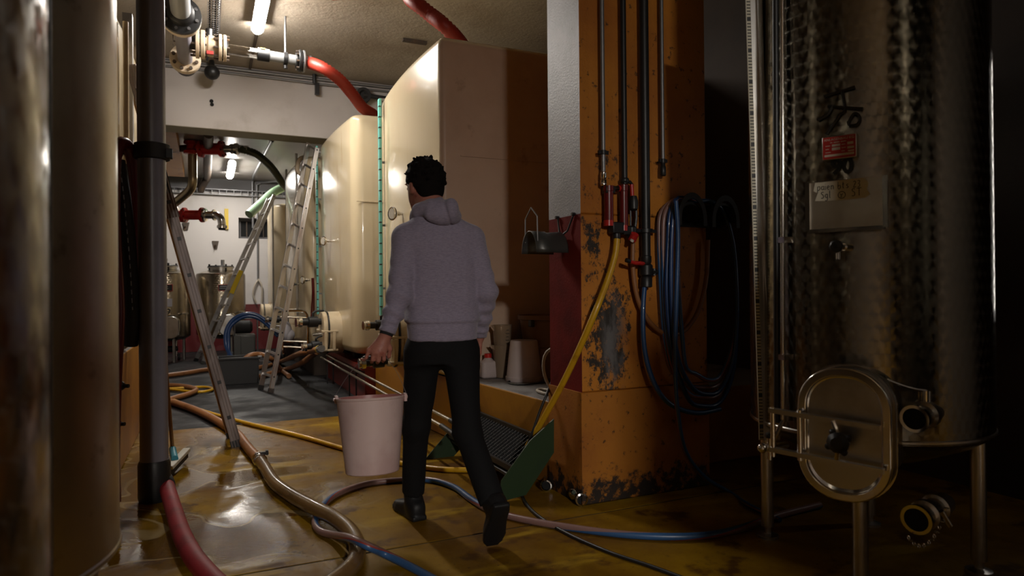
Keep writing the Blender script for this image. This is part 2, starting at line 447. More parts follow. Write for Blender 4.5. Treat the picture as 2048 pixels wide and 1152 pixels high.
M['blue_neck'] = mat('blue_plastic', (.02, .22, .30), .4)
M['bristle'] = mat('white_bristles', (.6, .57, .5), .7)
M['bag'] = mat('white_bag', (.58, .56, .62), .6)
M['tin'] = mat('dark_galvanised_sheet', (.09, .09, .085), .38, .6)
def clear(name, col, rough=.12, trans=.85):
    t = NT(name); return t.set(base=col, rough=rough, trans=trans, ior=1.4)
M['clear_pvc'] = clear('clear_pvc', (.93, .91, .88), .03, 1.0)
M['jug'] = clear('amber_measuring_jug', (.55, .40, .27), .15, .55)
M['translucent'] = mat('milky_plastic', (.52, .44, .43), .35, 0, [((.40, .32, .31), 3, .45, .7)], sub=.0)
M['bucket'] = mat('stained_white_plastic', (.70, .53, .51), .42, 0, [((.58, .40, .385), 3.2, .42, .66), ((.40, .20, .20), 6, .62, .78, (1, 1, .5))])
M['bucket_in'] = mat('wine_stained_plastic', (.40, .16, .15), .4, 0, [((.55, .34, .32), 5, .45, .6)])
def emit(name, strength, col=TUBE_COL):
    t = NT(name); return t.set(base=(1, 1, 1), emit=col, emits=strength)
def duo(name, a, b, twist=.75, rough=.33):
    """hose with a coloured stripe that winds slowly round it"""
    t = NT(name); x, y, z = t.sep(t.uv())
    f = t.math('FRACT', t.math('ADD', x, t.math('MULTIPLY', y, twist)))
    band = t.math('GREATER_THAN', f, .52)
    edge = t.math('MULTIPLY', t.math('GREATER_THAN', f, .94), 1.0)
    c = t.mix(band, a, b); c = t.mix(edge, c, (.30, .05, .04))
    return t.set(base=c, rough=rough, coat=.2)
M['duo'] = duo('pink_and_blue_striped_hose', (.24, .135, .12), (.035, .10, .24))
M['duo_blue'] = duo('blue_striped_hose', (.012, .045, .15), (.025, .08, .21), .2)
def marbled(name, R, cw, ch, col=(.25, .228, .185), rough=.19, an=.93):
    """circular-brushed sheet: the brushing circles run in staggered rows round the shell"""
    t = NT(name); x, y, z = t.sep(t.co())
    th = t.math('ARCTAN2', y, x)
    s = t.math('MULTIPLY', th, R/cw); q = t.math('DIVIDE', z, ch)
    row = t.math('FLOOR', q)
    s = t.math('ADD', s, t.math('MULTIPLY', t.math('MODULO', row, 2.0), .5))
    jit = t.noise(3.0, 2, .5)
    s = t.math('ADD', s, t.math('MULTIPLY', jit, .06))
    fx = t.math('SUBTRACT', t.math('FRACT', s), .5); fy = t.math('SUBTRACT', t.math('FRACT', q), .5)
    T = t.vm('NORMALIZE', t.comb(t.math('MULTIPLY', y, -1.0), x, 0.0))
    a = t.vm('SCALE', T, scale=t.math('MULTIPLY', fx, cw))
    b = t.comb(0.0, 0.0, t.math('MULTIPLY', fy, ch))
    tan_ = t.vm('NORMALIZE', t.vm('ADD', a, b))
    rr = t.math('SQRT', t.math('ADD', t.math('MULTIPLY', fx, fx), t.math('MULTIPLY', fy, fy)))
    c = t.mix(t.ramp(t.noise(1.6, 4, .6), .4, .7), col, tuple(v*.8 for v in col))
    nb = t.bump(rr, .05, .004)
    t.set(base=c, metal=1.0, rough=rough, aniso=an, tan=tan_, normal=nb)
    return t.m
M['marbled'] = marbled('circular_brushed_steel', .455, .036, .048)
M['marbled_near'] = marbled('circular_brushed_steel_near', .45, .05, .055)
M['marbled_small'] = marbled('fine_circular_brushed_steel', .36, .04, .035, (.36, .31, .24))

# ------------------------------------------------------------------ the room
for (y0, y1) in ((-6.0, 2.875), (2.890, 6.16)):
    m = MB().bb((-3.0, y0, -.06), (3.9, y1, 0)); struct('floor', m, M['floor'])
struct('trim_1', MB().bb((-3.0, 2.875, -.05), (3.9, 2.890, -.003)), M['void'])
struct('floor', MB().bb((-3.0, 6.163, -.06), (3.9, 14.5, -.004)), M['asphalt'])
struct('floor', MB().bb((-3.1, -6.1, -.10), (4.0, 14.6, -.06)), M['void'])
CEIL, CEILB = 3.9, 3.36
struct('ceiling', MB().bb((-3.0, -6.0, CEIL), (3.9, 8.8, CEIL+.1)), M['ceiling'])
struct('ceiling', MB().bb((-3.0, 9.18, CEILB), (3.9, 14.2, CEILB+.1)), M['ceiling_back'])
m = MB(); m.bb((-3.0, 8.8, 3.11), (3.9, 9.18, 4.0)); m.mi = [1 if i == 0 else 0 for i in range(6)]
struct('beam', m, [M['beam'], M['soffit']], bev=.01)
struct('wall_left', MB().bb((-3.1, 4.0, 0), (-3.0, 14.2, 4.0)), M['wall_white'])
struct('wall_left', MB().bb((-3.1, -6.0, 0), (-3.0, 4.0, 4.0)), M['wall_dark'])  # unseen near part, coloured dark so the right tank mirrors less light
struct('wall_right', MB().bb((3.9, -6.0, 0), (4.0, 14.2, 4.0)), M['wall_dark'])
struct('wall_front', MB().bb((-3.1, -6.1, 0), (4.0, -6.0, 4.0)), M['wall_dark'])
# back wall in bands, with the niche left open
nx0, nx1, nz0, nz1, YB = .566, 1.198, 2.205, 2.615, 14.2
m = MB()
for z0, z1, k in ((0, .9, 1), (.9, nz0, 0), (nz1, 3.10, 0), (3.10, 3.5, 2)):
    m.cur = k; m.bb((-3.0, YB, z0), (3.9, YB+.35, z1))
m.cur = 0; m.bb((-3.0, YB, nz0), (nx0, YB+.35, nz1)); m.bb((nx1, YB, nz0), (3.9, YB+.35, nz1))
struct('wall_back', m, [M['wall_white'], M['wall_red'], M['wall_grey']])
wn = struct('window_1', MB().ringprism([(nx0, nz0), (nx1, nz0), (nx1, nz1), (nx0, nz1)], [(nx0+.05, nz0+.05), (nx1-.05, nz0+.05), (nx1-.05, nz1-.05), (nx0+.05, nz1-.05)], (0, YB+.20, 0), (1, 0, 0), (0, 0, 1), -.04), M['wall_grey'])
build('pane', MB().bb((nx0+.05, YB+.21, nz0+.05), (nx1-.05, YB+.22, nz1-.05)), M['void'], wn)
mm = MB()
for i in range(1, 4): mm.bar((nx0+i*(nx1-nx0)/4, YB+.185, nz0+.05), (nx0+i*(nx1-nx0)/4, YB+.185, nz1-.05), .02, .02)
build('bar', mm, M['rust'], wn)
# the painted column, in its colour bands
CX0, CX1, CY0, CY1 = 1.782, 2.62, 3.02, 3.375
m = MB()
def band(z0, z1, left, front, g=0.0):
    m.cur = front; a, b = V3((CX0-g, CY0-g, z0)), V3((CX1, CY1, z1))
    v = [V3((a.x, a.y, z0)), V3((b.x, a.y, z0)), V3((b.x, b.y, z0)), V3((a.x, b.y, z0)), V3((a.x, a.y, z1)), V3((b.x, a.y, z1)), V3((b.x, b.y, z1)), V3((a.x, b.y, z1))]
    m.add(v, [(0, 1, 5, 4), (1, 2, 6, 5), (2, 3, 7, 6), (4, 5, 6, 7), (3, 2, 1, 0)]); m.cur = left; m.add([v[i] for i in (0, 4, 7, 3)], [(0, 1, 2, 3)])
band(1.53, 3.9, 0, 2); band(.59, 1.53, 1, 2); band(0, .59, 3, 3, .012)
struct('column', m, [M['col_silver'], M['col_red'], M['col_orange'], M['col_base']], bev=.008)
# tank stand of ochre render with a bare concrete top, and the red steel plinth further on
poly = [(1.785, 3.375), (1.735, 4.0), (1.68, 4.7), (1.56, 6.1), (1.55, 6.75), (3.9, 6.75), (3.9, 3.375)]
m = MB().prism([(x, y) for x, y in poly], (0, 0, 0), (1, 0, 0), (0, 1, 0), .49); m.mi = [0, 1]+[0]*7
struct('curb', m, [M['curb_orange'], M['curb_top']], bev=.012)
m = MB().prism([(1.45, 6.78), (1.44, 9.1), (3.9, 9.1), (3.9, 6.78)], (0, 0, 0), (1, 0, 0), (0, 1, 0), .36)
m.bb((1.415, 6.78, .33), (1.5, 9.1, .38)); struct('curb', m, M['plinth_red'])
struct('curb', MB().bb((1.30, 9.3, 0), (3.9, 13.9, .34)), M['wall_dark'])
m = MB().bb((-3.0, 3.7, 0), (-.51, 9.0, .735)); m.mi = [0, 1, 0, 0, 0, 0]
struct('curb', m, [M['curb_orange'], M['curb_top']], bev=.012)

# ------------------------------------------------------------------ the lamps
def lamp(name, label, y0, y1, x, z, power, hang=0.0, w=.06):
    L = y1-y0
    t = thing(name, label, 'lamp', (x, (y0+y1)/2, z))
    m = MB().lathe([(w*1.04, .01), (w*1.04, L-.01)], (x, y0, z-w*.55), (0, 1, 0), 12, False, -pi/2, pi/2, (1, 0, 0))
    m.bb((x-w*1.04, y0+.01, z-w*.80), (x-w*.98, y1-.01, z-w*.40)); m.bb((x+w*.98, y0+.01, z-w*.80), (x+w*1.04, y1-.01, z-w*.40))
    m.bb((x-w*.7, y0+.03, z+.01), (x+w*.7, y1-.03, z+.05)); build('housing', m, M['pvc_light'], t)
    pr = [(0, 0), (w*.6, .012), (w*.9, .045), (w, .09), (w, L-.09), (w*.9, L-.045), (w*.6, L-.012), (0, L)]
    build('tube', MB().lathe(pr, (x, y0, z-w*.55), (0, 1, 0), 14, False, pi/2, 1.5*pi, (1, 0, 0)), emit(name+'_glow', power), t)
    if hang:
        m = MB()
        for yy in (y0+.25, y1-.25): m.cyl((x, yy, z+.05), (x, yy, z+hang), .008, n=8)
        build('hanger', m, M['gal'], t)
    return t
lamp('ceiling_lamp', 'lit fluorescent tube on the front ceiling above the grey pipe branch', 5.75, 7.28, .478, 3.85, LAMP_MAIN)
lamp('ceiling_lamp', 'small lit fluorescent tube on the back ceiling beyond the red valve', 11.95, 13.3, .385, CEILB-.05, LAMP_BACK)
lamp('ceiling_lamp', 'fluorescent tube hung over the entrance end of the aisle', -5.3, -4.0, -.03, 2.95, LAMP_FRONT, CEIL-3.0)

WL = thing('wall_lamp', 'added unseen trough lamp on the right wall, for the bright edge of the tank with the type plate', 'lamp', (3.9, 1.86, 1.6))  # unseen lamp added to make the bright edge strip on the right tank
build('housing', MB().bb((3.885, 1.80, .95), (3.90, 1.92, 2.35)), M['gal'], WL)
for yy in (1.79, 1.92): build('side_cheek', MB().bb((3.78, yy, .95), (3.90, yy+.01, 2.35)), M['gal'], WL)
build('tube', MB().cyl((3.85, 1.86, 1.0), (3.85, 1.86, 2.3), .018, n=14), emit('wall_lamp_glow', 3.5), WL)
# ------------------------------------------------------------------ writing
def text_mb(s, size, o, ex, ey, depth=.0012, align='CENTER', bold=0.0):
    cu = bpy.data.curves.new('t', 'FONT'); cu.body = s; cu.size = size; cu.align_x = align; cu.align_y = 'CENTER'
    cu.extrude = depth; cu.offset = bold; cu.resolution_u = 3
    ob = bpy.data.objects.new('t', cu); C.objects.link(ob)
    dg = bpy.context.evaluated_depsgraph_get(); me = bpy.data.meshes.new_from_object(ob.evaluated_get(dg))
    bpy.data.objects.remove(ob); o, ex, ey = V3(o), V3(ex), V3(ey); ez = ex.cross(ey)
    m = MB().add([o+ex*v.co.x+ey*v.co.y+ez*v.co.z for v in me.vertices], [tuple(p.vertices) for p in me.polygons])
    bpy.data.meshes.remove(me); return m
def strokes(m, lines, o, ex, ey, sc, r):
    o, ex, ey = V3(o), V3(ex), V3(ey)
    for L in lines:
        m.tube([o+ex*(a*sc)+ey*(b*sc) for a, b in L], r, 6, step=.004)
    return m
HAND = {  # handwriting, unit = x-height
 'p': [[(0, 1), (0, -.7)], [(0, .9), (.5, 1), (.6, .5), (.4, .05), (0, .1)]],
 'a': [[(.55, .9), (.15, 1), (0, .5), (.2, 0), (.5, .3)], [(.58, 1), (.55, .3), (.7, 0)]],
 'i': [[(0, 1), (.02, 0)], [(.0, 1.4), (.02, 1.46)]],
 'e': [[(0, .5), (.5, .6), (.4, 1), (.1, .9), (0, .4), (.2, 0), (.55, .15)]],
 'n': [[(0, 1), (0, 0)], [(0, .7), (.3, 1), (.5, .8), (.55, 0)]],
 'b': [[(0, 1.8), (0, 0), (.4, 0), (.55, .5), (.35, .9), (0, .6)]],
 't': [[(.2, 1.6), (.2, .1), (.4, 0)], [(0, 1.05), (.45, 1.1)]],
 's': [[(.45, .95), (.1, .9), (.1, .55), (.45, .4), (.4, .05), (0, .05)]],
 'S': [[(.6, 1.5), (.2, 1.6), (.05, 1.2), (.55, .7), (.45, .05), (0, .1)]],
 'g': [[(.5, .9), (.15, 1), (0, .5), (.2, .1), (.5, .3)], [(.52, 1), (.5, -.4), (.2, -.7), (0, -.5)]],
 'l': [[(.1, 1.8), (.1, .1), (.25, 0)]],
 'T': [[(0, 1.6), (.9, 1.65)], [(.45, 1.6), (.45, 0)]],
 '2': [[(0, 1.3), (.3, 1.6), (.5, 1.2), (0, 0), (.6, .1)]],
 '3': [[(0, 1.5), (.45, 1.6), (.4, 1.05), (.15, .85), (.5, .6), (.35, .0), (0, .1)]],
 'Y': [[(0, .9), (.3, .5), (.6, .95)], [(.3, .5), (.15, -.1)]]}
def hand(m, s, o, ex, ey, sc, r, sp=.95):
    o = V3(o); x = 0
    for ch in s:
        if ch == ' ': x += .7; continue
        strokes(m, HAND[ch], o+V3(ex)*(x*sc), ex, ey, sc, r)
        x += {'i': .4, 'l': .45, 'T': 1.1}.get(ch, sp)
    return m

# ------------------------------------------------------------------ cream tanks
def footprint(xf0, xf1, bulge, y0, y1, xb, r, r2=None, n=14):
    """front edge from (xf0,y0) to (xf1,y1), bowed towards -x, corners rounded with radius r"""
    P = []
    for i in range(n+1):
        t = i/n; P.append(V3((xf0+(xf1-xf0)*t-bulge*4*t*(1-t), y0+(y1-y0)*t, 0)))
    sg = -1 if xb < xf0 else 1
    def fil(a, b, c, r, k=6):
        d0 = (a-b).normalized(); d1 = (c-b).normalized(); h = (d0+d1).normalized(); ang = d0.angle(d1)
        L = r/tan(ang/2); o = b+h*(r/sin(ang/2)); p, q = b+d0*L-o, b+d1*L-o
        return [o+p.slerp(q, i/k) if False else o+(p.lerp(q, i/k)).normalized()*r for i in range(k+1)]
    B1, B0 = V3((xb, y1, 0)), V3((xb, y0, 0))
    out = fil(B0, P[0], P[1], r)
    out += P[2:-2]
    out += fil(P[-2], P[-1], B1, r) + fil(P[-1], B1, B0, .1) + fil(B1, B0, P[0], .1)
    return out
def tank_body(poly, z0, z1, rt=.07, mats=None, side_y=None):
    n = len(poly); cen = sum(poly, V3((0, 0, 0)))/n
    area = sum(poly[i].x*poly[(i+1) % n].y-poly[(i+1) % n].x*poly[i].y for i in range(n)); s = 1 if area > 0 else -1
    nrm = []
    for i in range(n):
        d = (poly[(i+1) % n]-poly[i-1]).normalized(); nrm.append(V3((-d.y*s, d.x*s, 0)))
    rings = [(z0, .10), (z0+.015, .045), (z0+.05, .010), (z0+.09, 0)]
    rings += [(z0+.09+(z1-rt-z0-.09)*k/3, 0) for k in (1, 2)]
    rings += [(z1-rt+rt*sin(a), rt*(1-cos(a))) for a in (0, .4, .8, 1.2, pi/2)]
    m = MB(); vs = []; fs = []; mi = []
    for z, d in rings: vs += [V3((p.x+q.x*d, p.y+q.y*d, z)) for p, q in zip(poly, nrm)]
    for k in range(len(rings)-1):
        for i in range(n):
            j = (i+1) % n; fs.append((k*n+i, k*n+j, (k+1)*n+j, (k+1)*n+i))
    vs.append(cen+V3((0, 0, z1+.05))); c = len(vs)-1; b = (len(rings)-1)*n
    for i in range(n): fs.append((b+i, b+(i+1) % n, c))
    fs.append(tuple(range(n))[::-1])
    m.add(vs, fs)
    if s < 0: m.f = [f[::-1] for f in m.f]
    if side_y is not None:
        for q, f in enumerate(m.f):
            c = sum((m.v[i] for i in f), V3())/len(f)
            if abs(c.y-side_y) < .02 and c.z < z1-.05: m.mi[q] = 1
    return m
def thermometer(t, p, o=-1, big=1.0):
    p = V3(p); d = V3((o, 0, 0)); m = MB()
    m.cyl(p, p+d*.07, .012, n=10); m.cyl(p+d*.03, p+d*.06, .02, n=6); m.torus(p+d*.09, (o*.9, -.45, 0), .045*big, .008, 18, 6)
    m.cyl(p+d*.075, p+d*.088, .045*big, n=18)
    b = build('thermometer', m, M['chrome'], t)
    q = p+d*.092; ax = V3((o*.9, -.45, 0)).normalized()
    build('dial', MB().cyl(q, q+ax*.004, .039*big, n=18), M['sign_white'], b)
def ball_valve(t, p, d, r=.035, L=.22, name='valve', lever=(0, 0, 1)):
    p, d = V3(p), V3(d).normalized(); m = MB()
    m.lathe([(r*.8, 0), (r*.8, L*.2), (r*1.35, L*.22), (r*1.35, L*.55), (r*.85, L*.58), (r*.85, L*.78)], p, d, 14)
    v = build(name, m, M['black'], t)
    build('coupling', MB().lathe([(r*.8, L*.78), (r*1.2, L*.8), (r*1.2, L*.9), (r*.95, L*.92), (r*1.1, L)], p, d, 16), M['chrome'], v)
    l = V3(lever); q = p+d*(L*.38)
    mm = MB(); mm.cyl(q, q+l*(r*2.2), r*.3, n=8); mm.tube([q+l*(r*2.1), q+l*(r*2.6)-d*.03, q+l*(r*2.7)-d*.12], r*.28, 6)
    build('lever', mm, M['black_matt'], v)
def manway(t, x, y, z, o=-1, w=.42, h=.46, dep=.17):
    ex, ey = V3((0, 1, 0)), V3((0, 0, 1)); oc = V3((x, y, z)); P = rrect(w, h, w*.46, 8)
    sc = lambda k: [(a*k, b*k) for a, b in P]
    m = MB().prism(sc(1.0), oc-V3((o*.06, 0, 0)), ex, ey, o*(dep*.62+.06)); build('manway_neck', m, M['cream_part'], t, bev=.006)
    build('gasket', MB().prism(sc(1.03), oc+V3((o*dep*.62, 0, 0)), ex, ey, o*.012), M['black'], t)
    d = build('manway_door', MB().prism(sc(1.0), oc+V3((o*(dep*.62+.012), 0, 0)), ex, ey, o*.05), M['cream_part'], t, bev=.012)
    mm = MB()
    for zz in (.02, -h*.40):
        mm.box(oc+V3((o*dep*.62, -w*.40, zz)), (.17, .10, .02)); mm.box(oc+V3((o*dep*.62, w*.40, zz)), (.17, .10, .02))
    for yy in (-.44, .44):
        mm.box(oc+V3((o*dep*.36, w*yy, -h*.19)), (.03, .08, h*.42)); mm.box(oc+V3((o*dep*.88, w*yy, -h*.19)), (.03, .08, h*.42))
    build('clamp_flange', mm, M['cream_part'], d, bev=.003)
    mm = MB(); hh = oc+V3((o*(dep+.09), 0, -.02)); mm.cyl(oc+V3((o*dep*.9, 0, -.02)), hh, .018, n=10)
    build('door_boss', mm, M['steel'], d)
def level_gauge(t, x, y, z0, z1, w=.05, numbers=True):
    g = build('level_gauge', MB().bb((x-.012, y-w/2, z0), (x+.012, y+w/2, z1)), M['teal'], t, bev=.002)
    m = MB(); z = z0+.08
    while z < z1-.05:
        m.bb((x-.0135, y-w/2, z), (x-.0125, y+.002, z+.012)); m.bb((x-w*.25, y-w/2-.0015, z), (x+.006, y-w/2-.0005, z+.012))
        z += .1 if True else 0
    build('tick_mark', m, M['ink'], g)
    m = MB()
    for zz in np.arange(z0+.25, z1, .6): m.bb((x, y-.01, zz), (x+.10, y+.01, zz+.02))
    build('gauge_bracket', m, M['gal'], g)
def cream_tank(label, poly, z0, z1, side=None):
    p0 = poly[0]
    t = thing('storage_tank', label, 'tank', (p0.x, p0.y, z0), 0, 'cream storage tanks')
    build('tank_shell', tank_body(poly, z0, z1, side_y=side), [M['cream'], M['cream_side_dim']], t, sharp=50)
    return t
# the near one on the ochre curb
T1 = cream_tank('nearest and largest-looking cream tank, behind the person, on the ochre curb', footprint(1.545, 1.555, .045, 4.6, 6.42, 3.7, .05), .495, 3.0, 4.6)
manway(T1, 1.51, 5.42, .74); thermometer(T1, PX(806, 428, 1.51), big=1.15)
level_gauge(T1, 1.50, 6.27, .90, 2.96, .055)
ball_valve(T1, (1.36, 5.32, .86), (-1, -.1, 0), .032, .24, lever=(0, 0, 1))
ball_valve(T1, (1.37, 5.42, .56), (-1, 0, -.05), .038, .26, 'drain_valve', (0, -.4, .8))
m = MB(); m.bb((1.7, 4.592, 2.12), (3.2, 4.6, 2.128)); build('shell_seam', m, M['cream_side_dim'], T1)
m = MB().cyl((2.0, 5.2, 2.98), (2.0, 5.2, 3.09), .12, n=20); build('filling_neck', m, M['cream_part'], T1)
# the second, on the red plinth
T2 = cream_tank('second cream tank, round-cornered, on the red steel plinth left of the person', footprint(1.385, 1.31, .03, 6.98, 8.74, 3.7, .13), .47, 3.0)
manway(T2, 1.315, 7.62, .68); thermometer(T2, PX(663, 482, 1.32), big=1.1)
level_gauge(T2, 1.27, 8.70, .85, 2.98, .055)
ball_valve(T2, (1.17, 7.62, .80), (-1, -.15, 0), .045, .30, lever=(0, 0, 1))
ball_valve(T2, (1.17, 7.58, .55), (-1, -.1, -.1), .04, .24, 'drain_valve', (0, -.3, .9))
m = MB()
for yy in (7.15, 7.9, 8.55):
    for xx in (1.6, 2.6): m.cyl((xx, yy, .36), (xx, yy, .48), .05, n=12)
build('foot', m, M['black'], T2)
m = MB().cyl((1.75, 7.45, 2.98), (1.75, 7.45, 3.06), .13, n=20); build('filling_neck', m, M['cream_part'], T2)
m = MB().bb((1.42, 6.973, 2.07), (2.4, 6.98, 2.078)); build('shell_seam', m, M['cream_part'], T2)
# the third and fourth, beyond the beam
T3 = cream_tank('third cream tank, behind the right-hand ladder, beyond the beam', footprint(1.22, 1.13, .05, 9.32, 11.1, 3.7, .12), .40, 2.98)
thermometer(T3, PX(620, 560, 1.18)); thermometer(T3, PX(598, 568, 1.12))
manway(T3, 1.16, 10.2, .66); ball_valve(T3, (1.0, 10.2, .74), (-1, 0, 0), .04, .25)
for yy in (9.6, 10.9):
    build('sight_tube', MB().cyl((1.13, yy, .8), (1.13, yy, 3.05), .016, n=8), M['alu_dull'], T3)
m = MB().tube([(1.21, 9.5, 2.72), (1.13, 9.5, 2.80), (1.16, 9.5, 2.95), (1.24, 9.5, 2.99)], .03, 8); build('lid_clamp', m, M['ivory'], T3)
T4 = cream_tank('farthest cream tank, shorter, by the back wall behind the back ladder', footprint(1.08, 1.10, .12, 11.65, 13.2, 3.7, .3), .38, 2.62)
build('sight_tube', MB().cyl((1.0, 11.75, .6), (1.0, 11.75, 2.75), .014, n=8), M['alu_dull'], T4)
manway(T4, 1.0, 12.3, .70)
# left row on the left curb
T5 = cream_tank('narrow sunken-edge cream tank on the left curb, just left of the dark pole', footprint(-.535, -.53, -.03, 5.02, 6.85, -2.8, .06), .74, 3.0)
T6 = cream_tank('cream tank on the left curb hidden mostly by the dark pole', footprint(-.53, -.54, -.03, 7.05, 8.7, -2.8, .06), .74, 3.0)
build('sight_tube', MB().bb((-.53, 5.35, .9), (-.47, 5.43, 3.1)), M['alu_dull'], T5)
build('sight_tube', MB().cyl((-.49, 5.14, .9), (-.49, 5.14, 2.96), .018, n=10), M['cream_part'], T5)
ball_valve(T5, (-.53, 5.3, .98), (1, 0, 0), .035, .16); ball_valve(T5, (-.53, 5.3, .86), (1, -.1, 0), .04, .18, 'drain_valve')

# ------------------------------------------------------------------ stainless tanks
def on_shell(u, v, c, R):
    d = ray(u, v); a = d.x*d.x+d.y*d.y; b = -2*(d.x*c[0]+d.y*c[1]); k = c[0]**2+c[1]**2-R*R
    D = b*b-4*a*k; tt = (-b-sqrt(max(0, D)))/(2*a); return CAM+d*tt
def steel_tank(label, c, R, z0, z1, mt, legs=4, a0=.6, group=None, lr=.028, name='steel_tank'):
    t = thing(name, label, 'tank', (c[0], c[1], 0), a0*0, group); cx, cy = c
    pr = [(0.02, z0-.16), (R*.5, z0-.12), (R*.85, z0-.05), (R*.97, z0-.012), (R, z0), (R, z1), (R*.98, z1+.01), (R*.6, z1+.10), (.10, z1+.15)]
    build('tank_shell', MB().lathe(pr, (cx, cy, 0), (0, 0, 1), 96, True), mt, t, sharp=25)
    for z in (z0+.01, z1-.01):
        build('weld_band', MB().lathe([(R+.0005, z-.008), (R+.004, z-.004), (R+.004, z+.004), (R+.0005, z+.008)], (cx, cy, 0), (0, 0, 1), 96, False), M['steel'], t)
    for k in range(legs):
        a = a0+2*pi*k/legs; x, y = cx+(R-.06)*cos(a), cy+(R-.06)*sin(a)
        l = build('leg', MB().cyl((x, y, .05), (x, y, z0-.02), lr, n=14), M['steel'], t)
        build('foot', MB().lathe([(lr*1.7, 0), (lr*1.7, .012), (lr*.6, .02), (lr*.6, .06)], (x, y, 0), (0, 0, 1), 14), M['steel'], l)
    return t
RC, RR = (2.535, 1.95), .455
TR = steel_tank('tall circular-brushed steel tank at the right, with type plate and tape label', RC, RR, .56, 3.5, M['marbled'], 4, radians(215))
for k, (x, y) in enumerate(((2.165, .58), (2.46, -.55))):  # out-of-view tanks added to block the front lamp
    steel_tank(('added out-of-view steel tank in the right row to block the front lamp, next nearer than the one with the type plate', 'added out-of-view steel tank in the right row to block the front lamp, second nearer than the one with the type plate')[k], (x, y), .45, .56, 3.3, M['marbled'], 4, .5, 'added right row tanks')
# left foreground
TL = steel_tank('circular-brushed steel tank at the left edge, nearest the lens', (-.625, .93), .45, .50, 3.3, M['marbled_near'], 4, .4)
m = MB().cyl(PD(78, 1500, 1.12), PD(72, -200, 1.12), .021, n=14); solo('dark_gap_rod', m, M['black_matt'], 'black rod added for the dark gap between the two left steel tanks', 'pipe')  # black rod added in place of the dark gap between the tanks
VT = steel_tank('added short dark vat, unseen behind the viewpoint, shading the column foot and right tank', (1.54, -.50), .42, .40, 1.76, M['black_matt'], 4, .5, None)  # unseen vat added to keep front lamp light off column foot and right tank
TL2 = steel_tank('smooth stained steel tank left, just behind the brushed one', (-.650, 1.92), .445, .50, 3.3, M['steel_mill'], 4, .4)
m = MB().cyl((-.27, 2.13, .3), (-.27, 2.13, 3.0), .010, n=10)
# fittings of the right tank, in the frame of its door
dn = V3((-.90, -.436, 0)).normalized(); dr = V3((-dn.y*-1, 0, 0)); dr = (-dn).cross(V3((0, 0, 1))).normalized(); dz = V3((0, 0, 1))
def RTP(p, a=0, b=0, c=0): return V3(p)+dr*a+dz*b+dn*c
# type plate
q = on_shell(1683, 297, RC, RR); q = RTP(q, 0, 0, .035)
b = build('type_plate', MB().prism([(-.058, -.043), (.058, -.043), (.058, .043), (-.058, .043)], RTP(q, 0, 0, -.04), dr, dz, .04), M['steel'], TR, bev=.002)
build('plate_face', MB().prism([(-.055, -.040), (.055, -.040), (.055, .040), (-.055, .040)], RTP(q, 0, 0, .0), dr, dz, .0012), M['sign_red'], b)
m = text_mb('ANLAGENBAU KG', .0125, RTP(q, 0, .030, .0014), dr, dz, .0003)
for x, ww in ((-.030, .008), (-.018, .020), (.006, .018)): m.prism([(x, .0175), (x+ww, .0175), (x+ww, .0205), (x, .0205)], RTP(q, 0, 0, .0014), dr, dz, .0003)
for (x, y, ww) in ((-.046, .008, .016), (-.046, -.004, .012), (-.046, -.016, .018), (.008, .008, .013), (.008, -.004, .015), (.008, -.016, .011)):
    m.prism([(x, y-.0012), (x+ww, y-.0012), (x+ww, y+.0012), (x, y+.0012)], RTP(q, 0, 0, .0014), dr, dz, .0003)
for (x, y, ww, hh) in ((-.024, .008, .028, .008), (-.024, -.005, .028, .010), (-.05, -.028, .10, .008), (.028, .010, .02, .009), (.028, -.006, .022, .008), (.030, -.018, .02, .005)):
    m.prism([(x, y-hh/2), (x+ww, y-hh/2), (x+ww, y+hh/2), (x, y+hh/2)], RTP(q, 0, 0, .0014), dr, dz, .0003)
stuff('plate_print', m, M['sign_white'], b)
# number and painted sign
q = on_shell(1685, 334, RC, RR)
build('tank_number', text_mb('90', .078, RTP(q, 0, 0, .006), dr, dz, .004, bold=.003), M['ink'], TR)
q = on_shell(1682, 222, RC, RR); m = MB()
G = [[(-.045, .05), (.04, .062)], [(.005, .055), (.012, .0), (.0, -.01)], [(-.035, .018), (.06, -.005)], [(-.02, .02), (-.035, -.005), (-.065, -.018)],
     [(.0, -.01), (-.04, -.065)], [(.02, -.04), (.038, -.015), (.052, -.03), (.045, -.048), (.025, -.048), (.02, -.035)]]
strokes(m, G, RTP(q, 0, 0, .008), dr, dz, 1.25, .0055)
build('painted_sign', m, M['ink'], TR)
# card holder with the hand-written tape
q = RTP(on_shell(1694, 410, RC, RR), 0, 0, .022); W, Hh = .130, .092
b = build('card_holder', MB().prism([(-W, -Hh), (W, -Hh), (W, Hh), (-W, Hh)], RTP(q, 0, 0, -.03), dr, dz, .03), M['steel_mill'], TR, bev=.002)
m = MB()
for s in (-1, 1): m.bar(RTP(q, s*W, -Hh, .004), RTP(q, s*W, Hh, .004), .016, .012, dn)
m.bar(RTP(q, -W, -Hh, .004), RTP(q, W, -Hh, .004), .014, .012, dn); build('holder_rail', m, M['chrome'], b)
tp = build('tape_label', MB().prism([(-.105, .022), (-.095, .050), (-.11, .060), (-.104, .090), (.06, .090), (.078, .072), (.070, .050), (.082, .03), (.065, .018), (-.07, .018)], RTP(q), dr, dz, .0012), M['paper'], b)
m = MB(); hand(m, 'paien bts 23', RTP(q, -.095, .060, .0014), dr, dz, .0145, .0013); hand(m, 'Sgl', RTP(q, -.083, .029, .0014), dr, dz, .015, .0014)
hand(m, 'ST', RTP(q, .022, .028, .0014), dr, dz, .017, .0014)
c = RTP(q, -.012, .036, .0014); m.torus(c, dn, .0125, .0013, 16, 5); hand(m, 'Y', RTP(c, -.005, -.008), dr, dz, .014, .0013)
build('handwriting', m, M['ink'], tp)
